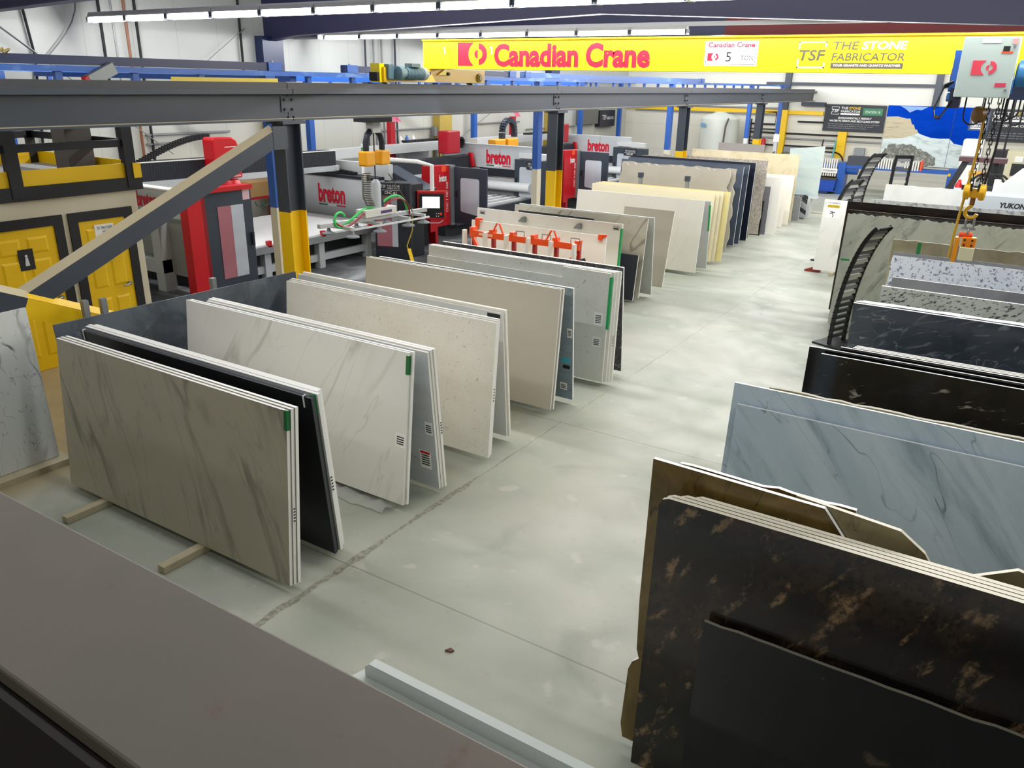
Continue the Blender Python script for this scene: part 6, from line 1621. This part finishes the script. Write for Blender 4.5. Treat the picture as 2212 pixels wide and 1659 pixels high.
tag(MB().box((-10.34, YW - 0.2, 1.4), (-10.26, YW, 1.46)).lathe((-10.3, YW - 0.22, 1.35), (0, 0, 1), [(0.09, 0), (0.09, 0.4), (0.04, 0.46)], 14).build('fire_extinguisher', RED, smooth=True), 'red fire extinguisher on the wall behind the fourth runway column', 'extinguisher')

# filter press and tank
t = thing('filter_press', (-5.0, 34.2, 0), 'long blue filter press with packs of white ribbed plates', 'filter press')
fb = MB().box((-7.9, 34.0, 1.0), (-2.3, 34.06, 1.12)).box((-7.9, 34.5, 1.0), (-2.3, 34.56, 1.12))
fb.build('side_beam', BLUE, t)
for x in (-2.62, -6.45, -7.95):
    MB().box((x - 0.14, 33.95, 0.0), (x + 0.14, 34.6, 1.2)).build('end_frame', BLUE, t)
WPL = mat('plate_white', '#e3e2da', 0.5)
for x0, n, z0, z1 in ((-7.75, 13, 0.66, 1.3), (-5.35, 9, 1.06, 1.42), (-4.25, 6, 1.06, 1.4)):
    for k in range(n):
        MB().box((x0 + k * 0.088, 33.97, z0), (x0 + k * 0.088 + 0.05, 34.6, z1)).build('filter_plate', WPL, t)
MB().box((-3.72, 33.97, 1.06), (-3.66, 34.6, 1.42)).build('orange_plate', ORANGE, t)
MB().box((-6.3, 34.0, 1.12), (-5.6, 34.5, 1.45)).build('press_block', mat('press_dark', '#3a3f48', 0.5), t)
plate((-7.2, 33.94, 0.78), X, Z, 0.6, 0.18, WHITE, t, 'press_sign')
text('TSF THE STONE FABRICATOR', (-7.15, 33.935, 0.84), X, Z, 0.5, 0.06, INK, t)
MB().box((-2.75, 33.93, 0.95), (-2.66, 33.96, 1.05)).build('yellow_tag', YEL, t)
MB().cyl((-6.3, 34.25, 0.95), (-5.9, 34.25, 0.95), 0.2, 16).build('ram', BLUE, t, smooth=True)
t = thing('blue_skip', (-7.2, 34.4, 0), 'blue steel skip on the floor under the filter press', 'skip')
MB().prism([(-7.78, 0.1), (-6.62, 0.1), (-6.55, 0.56), (-7.85, 0.56)], (0, 33.7, 0), X, Z, Y, 1.0).build('skip_body', mat('skip_blue', '#1447a8', 0.4), t)
MB().box((-7.86, 33.68, 0.54), (-6.54, 34.72, 0.6)).build('skip_rim', mat('slurry_dark', '#3f3c36', 0.7), t)
MB().box((-7.6, 33.66, 0.0), (-6.8, 34.6, 0.1)).build('skip_base', NAVYB, t)
for x in (-7.5, -7.42, -7.2):
    MB().box((x, 33.69, 0.2), (x + 0.02, 33.7, 0.45)).build('skip_scuff', LGREY, t)

# curved sample stands
def sample_stand(base, ang, height, bend, width, n, label, rail=0.03):
    t = thing('sample_stand', base, label, 'sample stand', 'black curved sample stands')
    u = V(math.sin(R(ang)), math.cos(R(ang)), 0)
    w = V(math.cos(R(ang)), -math.sin(R(ang)), 0)
    B = Vector(base)
    def P(f, s):
        return B + Z * (0.03 + height * math.sin(f * R(72)) / math.sin(R(72))) + w * (bend * (1 - math.cos(f * R(72))) / (1 - math.cos(R(72)))) + u * (s * width / 2)
    for s in (-1, 1):
        m = MB()
        for k in range(16):
            a, b = P(k / 16, s), P((k + 1) / 16, s)
            m.bar(a, b + (b - a) * 0.06, rail, 0.06, up=w)
        m.build('side_rail', BLACK, t)
    m = MB()
    a, b = P(0.94 if rail < 0.05 else 0.88, 0), P(1.0, 0)
    m.bar(a, b, width, 0.02, up=w); m.build('header', BLACK, t)
    q = MB().prism([(-0.24, -0.3), (0.42, -0.3), (0.42, 0.3), (-0.24, 0.3)], B, w, u, Z, 0.03); q.build('base_plate', BLACK, t)
    for k in range(n):
        f = 0.05 + (0.87 if rail < 0.05 else 0.8) * k / (n - 1)
        c0, c1 = P(f, -1), P(f, 1)
        d = (c1 - c0).normalized()
        MB().bar(c0 + d * 0.02, c1 - d * 0.02, 0.055 if rail < 0.05 else 0.09, 0.04, up=w).build('sample_strip', [mat('sample_grey', '#55565a', 0.3), mat('sample_pale', '#b9b9b4', 0.3), mat('sample_mid', '#85868a', 0.3)][(k * 7) % 3] if (k > 5 or rail > 0.05) else mat('sample_dark', '#2e3036', 0.3), t)
        g = MB().cyl(c0 - d * 0.07, c1 + d * 0.07, 0.009, 6)
        g.build('peg', BLACK, t)
    return t
sample_stand((-2.2, 13.35, 0), 22.8, 1.93, 0.48, 0.38, 22, 'tall black curved sample stand with grey strips beside the charcoal slab bundle')
sample_stand((-3.85, 20.2, 0), 22.8, 1.93, 0.5, 0.42, 14, 'black sample stand half hidden behind the white caution slab', 0.07)
sample_stand((-4.9, 29.0, 0), 22.8, 1.93, 0.6, 0.6, 18, 'farther black sample stand leaning beside the filter press', 0.08)
sample_stand((-3.75, 29.2, 0), 60, 1.9, 0.15, 0.5, 9, 'short looking black sample stand in front of the quarry mural', 0.08)

# covered slabs and machines at the far right
rack((-2.2, -0.6), 16.8, 20.2, 'timbers under the pebble granite and the white covered slab', RK)
slab('r15', -2.62, 0.6, 16.95, 5, 1.83, PEBBLE, EDGEW, 'grey pebble-pattern granite slab behind the chocolate ones', G)
slab('r16', -2.75, 0.4, 19.4, 5, 1.88, stone('covered_white', '#c6c7c2', [('cloud', '#b2b4b0', 1.2, .4, .7, .7, 1.0, ONE, 0)], 0.5), EDGEW, 'white film covered slab at the far right, topmost of the row', G, top=(0.01, 30), t=0.08)
t = thing('bridge_saw', (-0.2, 18.2, 0), 'pale grey sawing machine at the right edge with dark lettering', 'machine')
MB().box((-1.0, 17.9, 0.3), (1.2, 18.5, 2.05)).build('saw_body', mat('saw_grey', '#b4bbc0', 0.4), t, bevel=0.01)
text('YUKON II', (-0.48, 17.9, 1.84), X, Z, 0.52, 0.1, INK, t, bold=0.04, shear=0.15)
plate((-0.98, 17.9, 1.96), X, Z, 0.06, 0.04, INK, t, 'maker_mark')
MB().prism([(0, 0), (0.7, 0), (0.7, 0.5), (0.45, 0.5)], (-0.7, 18.0, 2.05), X, Z, Y, 0.3).build('saw_hood', LGREY, t)
MB().box((-1.0, 17.92, 0.0), (-0.9, 18.02, 0.3)).box((1.1, 17.92, 0.0), (1.2, 18.02, 0.3)).box((-1.0, 18.4, 0.0), (-0.9, 18.5, 0.3)).box((1.1, 18.4, 0.0), (1.2, 18.5, 0.3)).build('leg_frame', GALV, t)
t = thing('pipe_stand', (-0.7, 24.0, 0), 'white pipe rail on posts at the far right', 'rail')
MB().cyl((-0.82, 24, 1.7), (1.5, 24, 1.72), 0.05, 10).build('rail_pipe', WHITE, t, smooth=True)
for x in (-0.8, 0.4):
    MB().cyl((x, 24, 0), (x, 24, 1.82), 0.075, 12).build('rail_post', WHITE, t, smooth=True)
t = thing('slab_turner', (-1.5, 26, 0), 'black framed lifting truck with hoses at the far right in front of the mural', 'lifting truck')
MB().bar((-2.35, 26, 0.4), (-1.72, 26, 2.1), 0.16, 0.12, up=Y).build('mast', BLACK, t)
MB().bar((-0.75, 26.3, 0.2), (-1.0, 26.2, 2.1), 0.12, 0.1, up=Y).build('mast', BLACK, t)
MB().box((-1.9, 25.8, 2.08), (-0.75, 26.3, 2.2)).build('canopy', mat('canopy_wine', '#4a2a30', 0.5), t)
MB().box((-1.9, 25.9, 0.25), (-0.8, 26.6, 1.1)).build('truck_body', mat('truck_cream', '#cfc8a8', 0.5), t)
MB().box((-1.7, 25.88, 1.25), (-0.9, 26.0, 1.45)).build('control_bar', BLACK, t)
MB().box((-1.6, 25.86, 1.7), (-1.1, 25.95, 1.84)).build('amber_box', mat('amber_box', '#c99538', 0.5), t)
for y in (26.0, 26.5):
    MB().cyl((-1.8, y, 0.25), (-1.8, y + 0.15, 0.25), 0.25, 16).build('wheel', BLACKM, t, smooth=True)
    MB().cyl((-0.9, y, 0.25), (-0.9, y + 0.15, 0.25), 0.25, 16).build('wheel', BLACKM, t, smooth=True)
for k in range(3):
    MB().tube(arc((-1.15 + 0.12 * k, 25.8, 1.45), X, Z, 0.35, 20, 160, 12), 0.03, 8).build('hydraulic_hose', BLACKM, t, smooth=True)
MB().prism([(0, 0), (0.45, 0), (0.36, 0.4), (0.12, 0.42)], (-2.1, 25.7, 0.75), X, Z, Y, 0.2).build('black_bag', BLACKM, t, bevel=0.04)
fe = thing('fire_extinguisher', (-1.78, 25.6, 1.15), 'red and white fire extinguisher strapped to the black lifting truck', 'extinguisher')
MB().lathe((-1.77, 25.72, 1.16), (0, 0, 1), [(0.07, 0), (0.085, 0.02), (0.085, 0.15), (0.085, 0.3), (0.05, 0.38)], 14).build('cylinder', RED, fe, smooth=True)
MB().lathe((-1.77, 25.72, 1.29), (0, 0, 1), [(0.087, 0), (0.087, 0.1)], 14).build('label_band', WHITE, fe, smooth=True)
MB().box((-1.8, 25.69, 1.54), (-1.72, 25.75, 1.6)).build('valve', RED, fe)
MB().box((-1.84, 25.78, 1.3), (-1.7, 25.92, 1.36)).build('holder', BLACK, fe)
t = thing('air_compressor', (-0.2, 33.3, 0), 'cream compressor cabinet with black doors at the far right', 'compressor')
MB().box((-1.0, 33.0, 0), (1.4, 34.0, 2.0)).build('cabinet', mat('compressor_cream', '#d6cfae', 0.5), t, bevel=0.01)
MB().box((-1.42, 33.05, 0), (-1.0, 34.0, 2.0)).build('side_door', BLACK, t)
MB().box((-0.8, 32.97, 1.2), (-0.1, 33.0, 1.6)).build('control_panel', BLACK, t)
plate((-0.75, 32.96, 1.65), X, Z, 0.25, 0.2, WHITE, t, 'notice')
MB().box((-0.6, 32.5, 0.0), (-0.1, 32.95, 1.3)).build('dryer_unit', mat('dryer_black', '#202226', 0.4), t, bevel=0.03)
t = thing('air_dryer', (-2.0, 31.0, 0), 'white cabinet with rounded top before the mural, behind the strap', 'cabinet')
MB().box((-2.25, 30.9, 0.9), (-1.65, 31.5, 2.42)).build('cabinet', WHITEP, t, bevel=0.05)
MB().box((-2.15, 30.89, 1.62), (-1.8, 30.91, 1.85)).build('grille', DGREY, t)
MB().box((-2.25, 30.95, 0), (-1.65, 31.5, 0.9)).build('pedestal', LGREY, t)
t = thing('hose_reel', (-2.6, 30.5, 0), 'striped white drum lying on the floor near the filter press foot', 'drum')
MB().lathe((-2.95, 30.2, 0.28), (1, 0.2, 0), [(0.05, 0), (0.28, 0.0), (0.28, 0.12), (0.25, 0.13), (0.25, 0.2), (0.28, 0.21), (0.28, 0.34), (0.25, 0.35), (0.25, 0.42), (0.28, 0.43), (0.28, 0.55), (0.05, 0.55)], 22).build('drum', LGREY, t, smooth=True)
tag(MB().tube([(-1.0, 31, 6.4), (-1.06, 31, 2.0), (-1.1, 31, 1.0)], 0.03, 8).build('drop_cable', BLACKM, smooth=True), 'long black drop cable falling past the dry air sign', 'cable')
tag(MB().box((-6.3, 28.0, 0), (-5.4, 28.1, 0.03)).build('floor_strip', WOOD), 'short timber lying on the floor near the pale green slab', 'timber')
t = thing('sawhorse', (-6.9, 29.5, 0), 'black bent wire rack behind the beige travertine slab', 'rack')
m = MB()
for k in range(5):
    m.tube([(-8.0 + 0.3 * k, 29.5, 0), (-8.0 + 0.3 * k, 29.5, 1.7), (-8.0 + 0.3 * k, 29.8, 1.75)], 0.025, 6)
m.tube([(-8.0, 29.5, 1.7), (-6.8, 29.5, 1.7)], 0.025, 6)
m.build('wire_frame', BLACK, t)
tag(MB().box((-2.0, 18.0, 0), (-1.95, 18.05, 0.02)).build('paper_scrap', WHITE), 'tiny white scrap on the floor behind the pebble granite', 'paper')
tag(MB().prism([(0, 0), (0.05, 0.01), (0.06, 0.035), (0.02, 0.045)], (-2.93, 2.89 + 0.9, 0), X, Y, Z, 0.012).build('debris_chip', mat('rust_chip', '#6b4436', 0.8)), 'small brown chip on the open aisle floor', 'chip')
ORT = thing('hoist_remote', (-9.45, 24.6, 2.2), 'orange chain hoist remote hanging left of the third runway column', 'remote')
MB().box((-9.55, 24.6, 2.2), (-9.35, 24.75, 2.75)).build('remote_body', ORANGE, ORT)
MB().tube([(-9.45, 24.68, 2.75), (-9.5, 24.68, 3.93)], 0.02, 6).build('remote_cable', BLACKM, ORT)
